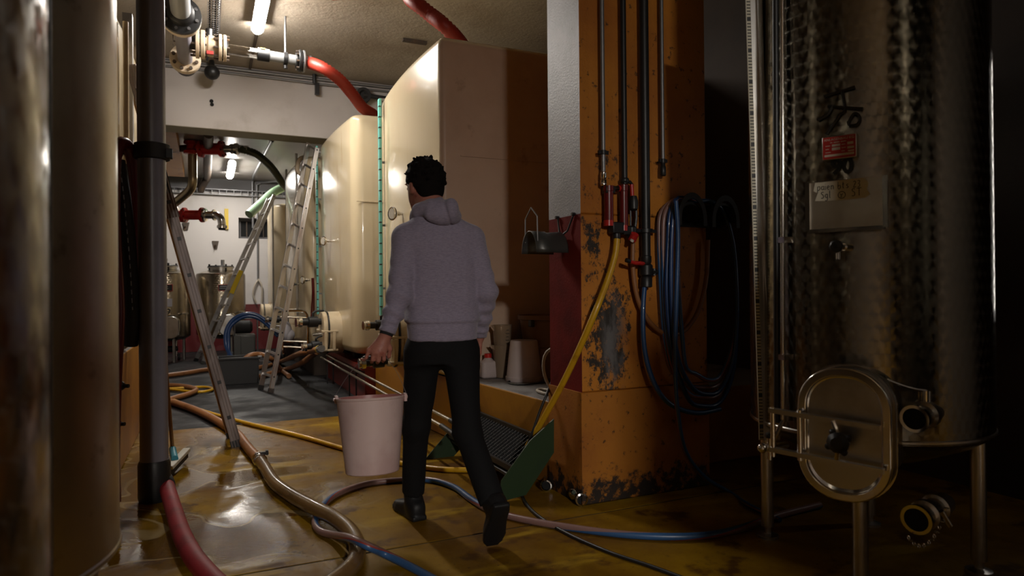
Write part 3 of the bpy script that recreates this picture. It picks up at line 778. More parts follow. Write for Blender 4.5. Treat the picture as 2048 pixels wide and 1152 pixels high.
# sampling tap
q = on_shell(1700, 495, RC, RR); m = MB(); e = RTP(q, -.02, 0, .10)
m.cyl(q, RTP(q, -.01, 0, .05), .014, n=12); m.cyl(RTP(q, -.01, 0, .05), e, .010, n=10); m.cyl(RTP(e, 0, .0, -.015), RTP(e, 0, -.045, -.015), .008, n=10)
v = build('sampling_tap', m, M['chrome'], TR)
mm = MB().lathe([(.02, 0), (.024, .006), (.024, .014), (.018, .02)], e, dn, 8); mm.cyl(e, RTP(e, 0, 0, .02), .008, n=8); build('tap_knob', mm, M['black'], v)
# level gauge with its scale and sight tube on the tank's left flank
g0, g1 = PD(1490, -60, 2.755), PD(1519, 880, 2.755)
gx = dr*1.0
def GP(t, a, c=0): return g0.lerp(g1, t)+RT*a+(-FW)*c
m = MB().add([GP(0, 0), GP(0, .028), GP(1, .028), GP(1, 0), GP(0, 0, -.006), GP(0, .028, -.006), GP(1, .028, -.006), GP(1, 0, -.006)], [(0, 1, 2, 3)[::-1], (4, 5, 6, 7), (0, 4, 7, 3), (1, 2, 6, 5), (0, 1, 5, 4), (3, 7, 6, 2)])
g = build('level_scale', m, M['paper'], TR)
m = MB(); N = 150
for i in range(N):
    t0 = i/N; L = .020 if i % 5 else .027
    if i % 10 == 5: m.add([GP(t0, .002, .001), GP(t0, .026, .001), GP(t0+.008, .026, .001), GP(t0+.008, .002, .001)], [(0, 3, 2, 1)])
    else: m.add([GP(t0, .002, .001), GP(t0, L, .001), GP(t0+.0022, L, .001), GP(t0+.0022, .002, .001)], [(0, 3, 2, 1)])
stuff('scale_mark', m, M['ink'], g)
m = MB(); m.bar(GP(0, .050, .0), GP(1, .050, 0), .036, .02, UP.cross(FW)); m.bar(GP(0, .071, .0), GP(1, .071, 0), .004, .028, UP.cross(FW)); m.bar(GP(0, .031, .0), GP(1, .031, 0), .004, .028, UP.cross(FW))
build('scale_rail', m, M['steel'], TR)
mm = MB()
for k, nme in ((.22, '20'), (.62, '15'), (.995, '10')):
    q = text_mb(nme, .024, GP(k*.62+.1, .050, .0115), RT, UP, .0004); mm.add(q.v, q.f)
build('rail_number', mm, M['ink'], TR)
s0, s1 = PD(1564, -60, 2.60), PD(1566, 840, 2.60)
build('shade_band_rod', MB().cyl(PD(1551, -60, 2.62), PD(1554, 845, 2.62), .0125, n=12), M['black'], TR)  # black rod added for the dark band beside the sight tube
m = MB().cyl(s0, s1, .009, n=10); st = build('sight_tube', m, M['chrome'], TR)
mm = MB()
for k in (.60, .86):
    p = s0.lerp(s1, k); mm.box(p+RT*.012, (.05, .03, .022)); mm.cyl(p, p+RT*.06+FW*.06, .007, n=8)
build('tube_clip', mm, M['chrome'], st)
p = PD(1540, 896, 2.60); m = MB(); m.cyl(p-RT*.03, p+RT*.09+FW*.06, .014, n=10); m.cyl(p-UP*.045, p+UP*.04, .012, n=10); m.cyl(s1, p, .009, n=8); m.sphere(p-RT*.03, .02)
v = build('gauge_tap', m, M['chrome'], TR); build('tap_knob', MB().lathe([(.018, 0), (.02, .01), (.014, .02)], p+UP*.04, UP, 8), M['black'], v)
# manway door with its frame
dc = PD(1688, 868, 2.28); P = rrect(.27, .43, .125, 10)
m = MB().prism(P, RTP(dc, 0, 0, -.30), dr, dz, .30); build('manway_neck', m, M['steel'], TR, bev=.004)
Po = rrect(.295, .455, .137, 10); Pi = rrect(.235, .395, .107, 10)
d = build('manway_door', MB().ringprism(Po, Pi, RTP(dc, 0, 0, .0), dr, dz, .018), M['chrome'], TR, bev=.005)
Pc = rrect(.24, .40, .11, 10); mm = MB(); nC = len(Pc)
mm.add([RTP(dc, a, b_, .004) for a, b_ in Pc]+[RTP(dc, a*.5, b_*.5+.02, -.035) for a, b_ in Pc]+[RTP(dc, 0, .03, -.05)],
       [(i, (i+1) % nC, nC+(i+1) % nC, nC+i) for i in range(nC)]+[(nC+i, nC+(i+1) % nC, 2*nC) for i in range(nC)])
build('door_dish', mm, M['chrome'], d)
mm = MB().ringprism(rrect(.31, .47, .145, 10), rrect(.27, .43, .125, 10), RTP(dc, 0, 0, -.055), dr, dz, .014); build('door_rim', mm, M['chrome'], d)
mm = MB()
for zz, L in ((.055, .12), (-.085, .13)):
    mm.bar(RTP(dc, -.235, zz+.01, .05), RTP(dc, L, zz-.012, .045), .026, .016, dz)
build('clamp_bar', mm, M['steel'], d)
mm = MB()
for a in (-.222, -.13): mm.cyl(RTP(dc, a, .075, .05), RTP(dc, a, -.10, .05), .009, n=10)
mm.tube([RTP(dc, -.02, .05, .06), RTP(dc, .0, .0, .075), RTP(dc, -.01, -.075, .06)], .009, 8)
build('clamp_rod', mm, M['chrome'], d)
mm = MB(); mm.lathe([(.03, 0), (.036, .012), (.036, .03), (.02, .045)], RTP(dc, .0, -.015, .055), dn, 10)
for k in range(4): a = k*pi/2+.5; mm.sphere(RTP(dc, .036*cos(a), -.015+.036*sin(a), .075), .012, 8, 6)
build('star_knob', mm, M['black'], d)
# butterfly valve above, racking valve below
def butterfly(u, v, dist, r, L, name, lever=True):
    p = PD(u, v, dist); ax = (dn*.98-RT*.35-UP*.05).normalized(); b = p-ax*L; m = MB()
    m.lathe([(r*.82, 0), (r*.82, L*.25), (r*1.05, L*.27), (r*1.05, L*.33), (r*.82, L*.35), (r*.82, L*.6), (r*1.08, L*.62), (r*1.08, L*.72), (r*.84, L*.75), (r*.84, L*.95)], b, ax, 24)
    o = build(name, m, M['steel'], TR)
    build('union_ring', MB().lathe([(r*.86, L*.93), (r*1.08, L*.94), (r*1.08, L*1.0), (r*.84, L*1.0), (r*.84, L*.9)], b, ax, 28, False), M['chrome'], o)
    build('blank_cap', MB().cyl(b+ax*(L*.94), b+ax*(L*.965), r*.9, n=24), M['void'], o)
    if lever:
        q = b+ax*(L*.66); mm = MB(); mm.cyl(q, q+UP*(r*1.9), r*.35, n=10); e = q+UP*(r*1.9)
        mm.tube([e, e-RT*.06+UP*.01, e-RT*.16+UP*.045], .006, 8); build('valve_lever', mm, M['chrome'], o)
        build('lever_grip', MB().tube([e-RT*.15+UP*.042, e-RT*.21+UP*.062], .013, 8), M['black'], o)
    return o, p, ax
butterfly(1828, 838, 2.30, .044, .30, 'butterfly_valve')
o, p, ax = butterfly(1832, 1040, 2.25, .046, .24, 'racking_valve', False)
mm = MB()
for k in range(16):
    s = k/15; c = p+RT*(.105-.13*s)+UP*(-.03-.10*s+.07*(2*s-1)**2); mm.torus(c, (RT if k % 2 else UP), .007, .0016, 8, 4)
build('cap_chain', mm, M['chrome'], o)
mm = MB().cyl(p+RT*.085+UP*.03, p+RT*.115-UP*.02, .009, n=10); build('chain_pin', mm, M['chrome'], o)
# ------------------------------------------------------------------ the person (signed-distance shapes, then surface nets)
def snet(f, lo, hi, h, name, mt, parent, sharp=80):
    lo = np.array(lo, float); hi = np.array(hi, float)
    n = np.ceil((hi-lo)/h).astype(int)+1
    ax = [lo[i]+h*np.arange(n[i]) for i in range(3)]
    X = np.stack(np.meshgrid(*ax, indexing='ij'), -1).reshape(-1, 3)
    F = f(X).reshape(n)
    s = F < 0
    c = [(i, j, k) for i in (0, 1) for j in (0, 1) for k in (0, 1)]
    sl = lambda A, d: A[d[0]:n[0]-1+d[0], d[1]:n[1]-1+d[1], d[2]:n[2]-1+d[2]]
    cnt = sum(sl(s, d).astype(int) for d in c); act = (cnt > 0) & (cnt < 8)
    idx = -np.ones(act.shape, int); idx[act] = np.arange(act.sum())
    acc = np.zeros(act.shape+(3,)); num = np.zeros(act.shape)
    for a in c:
        for axn in range(3):
            if a[axn]: continue
            b = list(a); b[axn] = 1
            fa, fb = sl(F, a), sl(F, b); m = (fa < 0) != (fb < 0)
            t = np.where(m, fa/np.where(fa == fb, 1, fa-fb), 0)
            for q in range(3): acc[..., q] += np.where(m, a[q]+(t if q == axn else 0), 0)
            num += m
    P = acc[act]/num[act][:, None]
    cell = np.argwhere(act); V = lo+(cell+P)*h
    faces = []
    for axn in range(3):
        d = [0, 0, 0]; d[axn] = 1
        A = s[:n[0]-d[0], :n[1]-d[1], :n[2]-d[2]]; B = s[d[0]:, d[1]:, d[2]:]
        e = np.argwhere(A != B); u, v = (axn+1) % 3, (axn+2) % 3
        ok = (e[:, u] > 0) & (e[:, v] > 0) & (e[:, u] < n[u]-1) & (e[:, v] < n[v]-1); e = e[ok]
        du = np.zeros(3, int); du[u] = 1; dv = np.zeros(3, int); dv[v] = 1
        g = lambda q: idx[q[:, 0], q[:, 1], q[:, 2]]
        Q = np.stack([g(e-du-dv), g(e-dv), g(e), g(e-du)], 1)
        fl = B[e[:, 0], e[:, 1], e[:, 2]]
        Q[fl] = Q[fl][:, ::-1]; faces.append(Q)
    Q = np.concatenate(faces); Q = Q[(Q >= 0).all(1)]
    m = MB(); m.v = [V3(p) for p in V]; m.f = [tuple(int(k) for k in q) for q in Q]; m.uv = [None]*len(m.f); m.mi = [0]*len(m.f)
    return build(name, m, mt, parent, sharp=sharp)
A_ = lambda p: np.array(p, float)
def cone(X, a, b, r0, r1):
    a, b = A_(a), A_(b); d = b-a; t = np.clip(((X-a)@d)/(d@d), 0, 1)
    return np.linalg.norm(X-a-t[:, None]*d, axis=1)-(r0+(r1-r0)*t)
def ell(X, c, R, Rm=None):
    q = X-A_(c)
    if Rm is not None: q = q@np.array(Rm)
    R = A_(R); k0 = np.linalg.norm(q/R, axis=1); k1 = np.linalg.norm(q/(R*R), axis=1)
    return k0*(k0-1)/np.maximum(k1, 1e-9)
def rbox(X, c, hs, r, Rm=None):
    q = X-A_(c)
    if Rm is not None: q = q@np.array(Rm)
    q = np.abs(q)-(A_(hs)-r)
    return np.linalg.norm(np.maximum(q, 0), axis=1)+np.minimum(q.max(1), 0)-r
def smin(a, b, k): h = np.clip(.5+.5*(b-a)/k, 0, 1); return b+(a-b)*h-k*h*(1-h)
def smax(a, b, k): return -smin(-a, -b, k)
def chain(X, pts, k=.03):
    d = None
    for (a, r0), (b, r1) in zip(pts, pts[1:]):
        e = cone(X, a, b, r0, r1); d = e if d is None else smin(d, e, k)
    return d
def loft(X, secs, yaw):
    """secs: (centre, half width, half depth); widths along the yawed x axis"""
    zs = np.array([s[0][2] for s in secs]); o = np.argsort(zs); zs = zs[o]
    I = lambda fn: np.interp(X[:, 2], zs, np.array([fn(secs[i]) for i in o]))
    cx, cy, a, b = I(lambda s: s[0][0]), I(lambda s: s[0][1]), I(lambda s: s[1]), I(lambda s: s[2])
    x, y = X[:, 0]-cx, X[:, 1]-cy
    u, v = x*cos(yaw)+y*sin(yaw), -x*sin(yaw)+y*cos(yaw)
    p = 2.4; k = (np.abs(u/a)**p+np.abs(v/b)**p)**(1/p)
    d = (k-1)*np.minimum(a, b)*.95
    return np.maximum(d, np.maximum(zs[0]-X[:, 2], X[:, 2]-zs[-1]))
M['skin'] = mat('skin', (.42, .17, .125), .5, 0, [((.34, .10, .075), 30, .5, .7)], sub=0.0)
M['hair'] = mat('black_hair', (.009, .007, .006), .9, 0, (), (.8, 220, .004), spec=.12)
def fabric(name, a, b, st, rough=.95):
    t = NT(name)
    h = t.noise(55, 4, .65, sc=(1, 1, 5.5)); f = t.noise(420, 2, .6)
    c = t.mix(t.ramp(h, .40, .64), a, b)
    c = t.mix(t.ramp(f, .45, .7), c, tuple(x*.8 for x in a))
    nb = t.bump(t.math('ADD', t.noise(7, 3, .5, sc=(1, 1, .8)), t.math('MULTIPLY', f, .12)), st, .03)
    return t.set(base=c, rough=rough, normal=nb, sheen=.25, spec=.2)
M['hoodie'] = fabric('heather_grey_fleece', (.345, .302, .405), (.25, .22, .30), .35)
M['trousers'] = mat('black_trouser_cloth', (.006, .006, .007), .85, 0, (), (.3, 9, .02), spec=.25)
M['shoe'] = mat('black_boot', (.010, .010, .011), .5, spec=.3)
M['cuff'] = mat('black_undershirt', (.008, .008, .010), .9)

HD = radians(3)       # heading of hips and shoulders, measured from +Y to the right
pelv = PD(884, 700, 3.17); Lsh, Rsh = PD(812, 476, 3.13), PD(942, 478, 3.22)
neckb = PD(868, 432, 3.20); head = PD(848, 371, 3.24)
Lel, Lwr = PD(800, 590, 3.06), PD(774, 664, 3.02)
Rel, Rwr = PD(972, 585, 3.20), PD(958, 672, 3.30)
Lhip, Rhip = PD(846, 706, 3.16), PD(921, 706, 3.18)
Lkn, Lan = PD(832, 850, 3.22), PD(826, 985, 3.325)
Rkn, Ran = PD(934, 862, 3.05), PD(985, 1004, 2.88)
yaw = -HD
fwd = V3((sin(HD), cos(HD), 0)); rgt = V3((cos(HD), -sin(HD), 0))
PERSON = thing('person', 'person seen from behind in grey hooded sweatshirt and black trousers, walking with a bucket', 'person', (pelv.x, pelv.y, 0))
# head frame
hy = radians(-16); hf = V3((sin(hy), cos(hy), 0)); hr = V3((cos(hy), -sin(hy), 0)); hz = V3((0, 0, 1))
tl = Quaternion(hr, radians(-8)); hf = tl @ hf; hz = tl @ hz
HM = np.array([list(hr), list(hf), list(hz)]).T
def HP(x, y, z): return A_(head+hr*x+hf*y+hz*z)
def hnd(X):
    """left hand closed round the grip of the pail, seen from its back; then the right hand hanging"""
    W = PD(773, 668, 3.025)
    K = [PD(769, 703, 3.01), PD(759, 705, 3.0), PD(748, 704, 3.0), PD(737, 700, 3.005)]
    K1 = [PD(768, 718, 3.015), PD(757, 721, 3.005), PD(745, 720, 3.005), PD(733, 715, 3.01)]
    K2 = [PD(766, 722, 3.045), PD(755, 725, 3.04), PD(743, 724, 3.04), PD(727, 720, 3.03)]
    K3 = [PD(767, 712, 3.056), PD(756, 713, 3.055), PD(745, 713, 3.055), PD(721, 718, 3.035)]
    rr = [(.0105, .0098, .0088, .0078), (.0108, .010, .009, .008), (.0102, .0095, .0085, .0075), (.009, .0085, .0076, .0066)]
    d = None
    for i in range(4):
        base = W.lerp(K[i], .25)
        e = cone(X, base, K[i], .014, rr[i][0]*1.12); d = e if d is None else smin(d, e, .018)
    d = smin(d, cone(X, W+FW*.006, (K[1]+K[2])/2+FW*.010, .021, .017), .02)
    for i in range(4):
        e = cone(X, K[i], K1[i], rr[i][0], rr[i][1]); e = smin(e, cone(X, K1[i], K2[i], rr[i][1], rr[i][2]), .004)
        e = smin(e, cone(X, K2[i], K3[i], rr[i][2], rr[i][3]), .004); d = smin(d, e, .005)
    tb = W.lerp(K[0], .35)+FW*.008
    t1, t2, t3 = PD(780, 697, 3.03), PD(778, 712, 3.045), PD(768, 719, 3.062)
    e = smin(cone(X, tb, t1, .015, .0115), smin(cone(X, t1, t2, .0115, .0105), cone(X, t2, t3, .0105, .008), .004), .005)
    d = smin(d, e, .008)
    return smin(d, cone(X, W+(W-(K[1]+K[2])/2)*1.4, W, .027, .024), .02)
def hnd_r(X):
    W = Rwr; d = None; dn_ = V3((0, 0, -1))*.97+fwd*.22
    for i in range(4):
        o = fwd*(.028-.018*i)
        k = W+dn_*.085+o; L = (.075, .082, .076, .06)[i]
        e = cone(X, W+o*.4, k, .013, .0105); d = e if d is None else smin(d, e, .016)
        c1 = k+dn_*(L*.5)-rgt*.006; c2 = c1+dn_*(L*.3)-rgt*.016; c3 = c2+dn_*(L*.2)-rgt*.018
        e = smin(cone(X, k, c1, .0098, .0092), smin(cone(X, c1, c2, .0092, .0082), cone(X, c2, c3, .0082, .007), .003), .004); d = smin(d, e, .005)
    t0 = W+dn_*.03+fwd*.024; t1 = W+dn_*.065+fwd*.05-rgt*.012; t2 = W+dn_*.098+fwd*.056-rgt*.02
    d = smin(d, smin(cone(X, t0, t1, .014, .0105), cone(X, t1, t2, .0105, .008), .005), .008)
    return smin(d, cone(X, W-(W-Rel).normalized()*.05, W, .026, .023), .02)
def body_f(X):
    d = ell(X, head+hz*.015+hf*-.004, (.076, .098, .105), HM)
    d = smin(d, ell(X, HP(0, .038, -.055), (.056, .062, .062), HM), .03)
    d = smin(d, ell(X, HP(0, .072, -.098), (.026, .02, .018), HM), .03)
    d = smin(d, cone(X, HP(0, .093, .0), HP(0, .113, -.032), .008, .013), .012)
    for s in (-1, 1):
        d = smin(d, ell(X, HP(s*.077, -.008, -.018), (.010, .022, .034), HM), .006)
        d = smax(d, -ell(X, HP(s*.031, .104, .005), (.016, .014, .010), HM), .01)
        d = smin(d, ell(X, HP(s*.031, .087, .004), (.012, .012, .012), HM), .003)
        d = smin(d, ell(X, HP(s*.031, .090, .026), (.022, .010, .006), HM), .012)
    d = smin(d, ell(X, HP(0, .092, -.060), (.024, .010, .007), HM), .006)
    d = smin(d, cone(X, HP(0, -.025, -.06), neckb, .055, .062), .03)
    d = smin(d, cone(X, neckb, pelv.lerp(neckb, .5), .075, .12), .06); d = smin(d, cone(X, pelv.lerp(neckb, .5), pelv+V3((0, 0, .04)), .11, .088), .06)
    d = smin(d, cone(X, Lsh, Rsh, .055, .055), .06)
    for sh, el, wr in ((Lsh, Lel, Lwr), (Rsh, Rel, Rwr)):
        d = smin(d, cone(X, sh, el, .048, .036), .03); d = smin(d, cone(X, el, wr, .036, .024), .02)
    for hp, kn, an in ((Lhip, Lkn, Lan), (Rhip, Rkn, Ran)):
        d = smin(d, cone(X, hp, kn, .066, .045), .04); d = smin(d, cone(X, kn, an, .042, .030), .02)
    return smin(smin(d, hnd(X), .015), hnd_r(X), .015)
lo = [min(p[i] for p in (Lan, Ran, head, Lwr, Rsh, Rel))-.16 for i in range(3)]; hi = [max(p[i] for p in (Lan, Ran, head, Lwr, Rsh, Rel))+.16 for i in range(3)]
lo[2] = .06
body = snet(body_f, lo, hi, .0075, 'body', M['skin'], PERSON)
# hair: short, tousled, high at the nape
rs = np.random.RandomState(4)
tuft = []
for i in range(260):
    v = rs.normal(size=3); v /= np.linalg.norm(v)
    if v[2] < -.55 or (v[1] > .35 and v[2] < .35): continue
    tuft.append((v, .009+.006*rs.rand(), rs.normal(size=3)*.008))
def hair_f(X):
    d = ell(X, HP(0, -.012, .028), (.091, .108, .104), HM)
    d = smin(d, ell(X, HP(0, -.058, -.040), (.066, .040, .058), HM), .03)
    q = (X-A_(head))@HM
    for v, r, j in tuft:
        b = A_(HP(v[0]*.082, v[1]*.100-.012, v[2]*.098+.028)); e = A_(HP(v[0]*.092+j[0]*.8, v[1]*.109-.012+j[1]*.8, v[2]*.107+.028+j[2]*.5))
        near = np.linalg.norm(X-b, axis=1) < .05
        dd = np.full(len(X), 1.0)
        if near.any(): dd[near] = cone(X[near], b, e, r, .0062)
        d = smin(d, dd, .008)
    face = np.maximum(np.maximum(.018-q[:, 1]+np.maximum(0, q[:, 2]-.02)*1.2, q[:, 2]-.075), -.5)
    d = smax(d, -smax(.030-q[:, 1], q[:, 2]-.062, .02), .012)       # the face stays clear
    d = smax(d, -(q[:, 2]+.092), .01)                            # nape line
    side = np.maximum(np.abs(q[:, 1]-.004)-.034, np.abs(q[:, 2]+.045)-.048)
    return smax(d, -side, .01)
lo = head-V3((.17, .17, .16)); hi = head+V3((.17, .17, .18))
snet(hair_f, lo, hi, .0045, 'hair', M['hair'], PERSON, 60)
# eyes, brows on the face
m = MB()
for s in (-1, 1): m.sphere(V3(HP(s*.031, .094, .005)), .0075, 10, 7)
build('eye', m, M['ink'], PERSON)
m = MB()
for s in (-1, 1): m.tube([V3(HP(s*.014, .098, .026)), V3(HP(s*.030, .094, .030)), V3(HP(s*.046, .084, .026))], .004, 6)
build('eyebrow', m, M['hair'], PERSON)
# sweatshirt
hem = PD(885, 672, 3.17); ch = PD(887, 530, 3.20); wa = PD(885, 620, 3.185); up_ = PD(880, 478, 3.20)
def wr_noise(X, s, seed):
    o = np.zeros(len(X)); r = np.random.RandomState(seed)
    for i in range(5):
        v = r.normal(size=3); o += np.sin(X@v*s*(.7+.3*i)+r.rand()*6)
    return o/5
def hoodie_f(X):
    t = loft(X, [(A_(hem-V3((0, 0, .02))), .166, .118), (A_(hem+V3((0, 0, .055))), .170, .124), (A_(hem+V3((0, 0, .075))), .182, .132), (A_(wa), .178, .132), (A_(ch), .178, .134),
                 (A_(up_+V3((0, 0, -.03))), .178, .118), (A_(up_+V3((0, 0, .045))), .135, .095), (A_(neckb+V3((0, 0, .0))), .085, .08)], yaw)
    t += .004*wr_noise(X*A_((1, 1, .45)), 14, 2)
    d = smin(t, cone(X, Lsh, Rsh, .066, .066), .06)
    d = smin(d, cone(X, Lsh.lerp(Rsh, .2)+V3((0, 0, .02)), neckb, .055, .06), .05); d = smin(d, cone(X, Rsh.lerp(Lsh, .2)+V3((0, 0, .02)), neckb, .055, .06), .05)
    for sh, el, wr, ph, sd in ((Lsh, Lel, Lwr, .4, 1), (Rsh, Rel, Rwr, 2.1, 2)):
        wr = wr+(wr-el)*.02
        u = A_(el-sh); lu = np.linalg.norm(u); u /= lu; w_ = A_(wr-el); lw = np.linalg.norm(w_); w_ /= lw
        s1 = (X-A_(sh))@u; s2 = (X-A_(el))@w_
        ang = wr_noise(X, 16, 5+sd)
        a = cone(X, sh, el, .066, .056)-.0045*np.sin(s1*70+ph+ang*3.0)*np.clip(s1/lu*1.4-.35, 0, 1)
        b = cone(X, el, wr, .056, .041)-.006*np.sin(s2*88+ph+ang*2.6)*np.clip(1.15-abs(s2/lw-.55)*1.5, 0, 1)
        e = smin(a, b, .02)
        cf = np.maximum(cone(X, wr-V3(w_)*.055, wr, .040, .039), -(s2-(lw-.055)))
        e = smin(np.maximum(e, s2-(lw-.045)), cf, .006)
        e = np.maximum(e, s2-lw)
        d = smin(d, e, .011)
    # waistband groove
    z0 = hem[2]+.062
    d += .004*np.exp(-((X[:, 2]-z0)/.006)**2)
    # keep it a shell: open at hem and neck
    return np.maximum(d, hem[2]-.02-X[:, 2]+.05*(X@A_(rgt)-A_(hem)@A_(rgt))*-1.0*.0)
lo = [min(p[i] for p in (hem, Lwr, Rwr, Rel, Lsh, neckb))-.16 for i in range(3)]; hi = [max(p[i] for p in (hem, Rel, Lsh, neckb))+.2 for i in range(3)]
hoodie = snet(hoodie_f, lo, hi, .0075, 'hooded_sweatshirt', M['hoodie'], PERSON)
def hood_f(X):
    c0 = neckb+V3((0, 0, .010)); d = None
    # a thick rolled collar sloping to the front, fuller at the right behind
    ring = []
    for i in range(17):
        a = 2*pi*i/16; q = c0+rgt*(.086*sin(a))-fwd*(.082*cos(a))+V3((0, 0, -.008+.026*cos(a)))
        ring.append((q, .031+.010*max(0, cos(a))))
    for (a, r0), (b, r1) in zip(ring, ring[1:]):
        e = cone(X, a, b, r0, r1); d = e if d is None else smin(d, e, .012)
    back = neckb-fwd*.105+rgt*.020-V3((0, 0, .01))
    d = smin(d, ell(X, back, (.088, .044, .046), None), .035)
    d = smin(d, ell(X, PD(901, 420, 3.10), (.040, .042, .055), None), .02)
    d = smin(d, cone(X, PD(836, 420, 3.13), PD(880, 408, 3.14), .024, .030), .02)
    d += .004*wr_noise(X, 30, 9)
    hole = cone(X, neckb-V3((0, 0, .1)), neckb+V3((0, 0, .1))+hf*.02, .062, .070)
    # a groove where the hood folds over itself
    g = (X-A_(PD(893, 418, 3.1)))@A_(RT*.95+UP*.25)
    d += .007*np.exp(-(g/.006)**2)*(((X-A_(neckb))@A_(-FW)) > 0)
    return smax(d, -hole, .008)
snet(hood_f, neckb-V3((.24, .24, .15)), neckb+V3((.24, .24, .17)), .006, 'hood', M['hoodie'], PERSON)
m = MB().cyl(Lwr-(Lel-Lwr).normalized()*-.02, Lwr+(Lwr-Lel).normalized()*.014, .034, .031, 16); build('shirt_cuff', m, M['cuff'], PERSON)
# trousers
def trous_f(X):
    t = loft(X, [(A_(Lhip.lerp(Rhip, .5)-V3((0, 0, .045))), .150, .105), (A_(Lhip.lerp(Rhip, .5)+V3((0, 0, .02))), .158, .115), (A_(hem+V3((0, 0, .04))), .150, .108)], yaw)
    d = t
    for hp, kn, an, s in ((Lhip, Lkn, Lan, 3), (Rhip, Rkn, Ran, 4)):
        k = wr_noise(X, 18, s)
        an2 = an+(an-kn)*-.015
        mid = hp.lerp(kn, .35)
        e = smin(cone(X, hp, kn, .088, .066), cone(X, kn, an2, .064, .055), .03)-.0045*k
        w_ = A_((an2-kn).normalized()); e = np.maximum(e, (X-A_(an2))@w_-.004)
        d = smin(d, e, .045)
    return d
lo = [min(p[i] for p in (Lan, Ran, Lhip, Rkn))-.14 for i in range(3)]; hi = [max(p[i] for p in (Lan, Ran, hem, Rhip, Rkn))+.16 for i in range(3)]
snet(trous_f, lo, hi, .0085, 'trousers', M['trousers'], PERSON)
# boots
def boot(heel, toe, up, ank, nm):
    heel, toe, up, ank = V3(heel), V3(toe), V3(up).normalized(), V3(ank)
    ax = (toe-heel).normalized(); L = (toe-heel).length; sd = ax.cross(up).normalized(); up = sd.cross(ax)
    Rm = np.array([list(ax), list(sd), list(up)]).T
    def f(X):
        q = (X-A_(heel))@Rm; s = q[:, 0]/L
        w = np.interp(s, [0, .15, .4, .72, .9, 1.0], [.034, .038, .038, .048, .042, .024])
        hgt = np.interp(s, [0, .25, .5, .75, 1.0], [.085, .085, .068, .052, .040])
        d = np.maximum(np.abs(q[:, 1])-w, np.maximum(-q[:, 2], q[:, 2]-hgt)); d = smax(np.abs(q[:, 1])-w, smax(-q[:, 2], q[:, 2]-hgt, .03), .03)
        d = smax(d, smax(-q[:, 0], q[:, 0]-L, .02), .03)
        d = smin(d, cone(X, heel+ax*.055+up*.05, ank, .040, .046), .03)
        sole = smax(smax(np.abs(q[:, 1])-w-.003, np.abs(q[:, 2]-.012)-.012, .005), smax(-q[:, 0]-.004, q[:, 0]-L-.004, .01), .008)
        return smin(d, sole, .004)
    c = (heel+toe)/2; r = .2
    snet(f, c-V3((r, r, r)), c+V3((r, r, r+.08)), .006, nm, M['shoe'], PERSON)
lt = PZ(806, 1028, .004); gl = V3((Lan.x, Lan.y, .004))
lax = (fwd*.98-rgt*.16).normalized()
boot(gl-lax*.085, gl+lax*.20, (0, 0, 1), Lan+V3((0, 0, -.01)), 'boot')
toe = PZ(985, 1092, .006)
heel = PD(1003, 1020, 2.80); 
heel = toe-(toe-heel).normalized()*.26
boot(heel, toe, (V3((0, 0, 1))*.6+fwd*.8), Ran, 'boot')

# ------------------------------------------------------------------ the pail in the left hand
bc = PD(741, 793, 3.02); tx = (RT*.998+UP*.04).normalized(); tz = (UP*.998-RT*.05+FW*.10).normalized()
ty = tz.cross(tx); H_, R1, R0 = .335, .152, .118
bt = bc-tz*H_
PAIL = thing('bucket', 'stained white plastic bucket carried in the left hand of the person', 'bucket', bt)
pr = [(.001, .012), (R0*.9, .012), (R0*.96, 0), (R0, .004), (R0+(R1-R0)*.5, H_*.5), (R1-.002, H_-.012), (R1+.002, H_-.010), (R1+.004, H_)]
build('pail_shell', MB().lathe(pr, bt, tz, 56, False, hint=ty), M['bucket'], PAIL)
pr = [(R1+.004, H_), (R1-.003, H_), (R1-.006, H_-.03), (R0-.003, .016), (.001, .016)]
build('pail_inside', MB().lathe(pr, bt, tz, 56, False, hint=ty), M['bucket_in'], PAIL)
m = MB(); ends = []
for s in (-1, 1):
    e = bc+tx*(s*(R1+.004))-tz*.008; m.box(e, (.012, .03, .034)); m.cyl(e-tx*(s*.01), e+tx*(s*.012), .007, n=8); ends.append(e+tx*(s*.008)+tz*.012)
build('bail_ear', m, M['bucket'], PAIL)
gp = PD(750, 716, 3.035); ga, gb = gp-RT*.055, gp+RT*.055
m = MB().tube([ends[0], ends[0].lerp(ga, .55)-RT*.010, ga], .0011, 6); m.tube([ends[1], ends[1].lerp(gb, .55)+RT*.010, gb], .0011, 6)
bl = build('bail', m, M['gal'], PAIL)
build('grip', MB().lathe([(.008, 0), (.010, .01), (.010, .1), (.008, .11)], ga, RT, 12), M['black'], bl)
# ------------------------------------------------------------------ hoses and cables on the floor
def FL(pts, r): return [PZ(u, v, z[0] if z else r) for (u, v, *z) in pts]
def corr(pitch): return lambda i, L: 1.0+.07*(1 if i % 2 else -1)
def hose(name, label, pts, r, mt, cat='hose', n=12, step=.03, group=None, **k):
    m = MB().tube(pts, r, n, step, **k); return solo(name, m, mt, label, cat, group, origin=pts[0], sharp=70)
R_ = .036
hose('transfer_hose', 'tan hose from behind the dark pole to the clamp beside the near ladder foot', FL([(318, 800), (350, 806), (395, 822), (440, 845), (474, 868), (492, 890), (508, 909), (521, 921)], R_*.92), R_*.92, M['tan_hose'], n=16)
pts = FL([(519, 919), (532, 938), (550, 966), (585, 992), (630, 1016, .055), (668, 1036, .062), (698, 1060, .05), (714, 1088), (712, 1118), (690, 1146), (640, 1185), (560, 1260), (500, 1400)], R_)
H1 = hose('transfer_hose', 'shiny brown hose curling in front of the puddle, crossed by the striped hose', pts, R_, M['brown_hose'], n=18)
m = MB(); a = (pts[1]-pts[0]).normalized(); p = pts[0]+a*.005
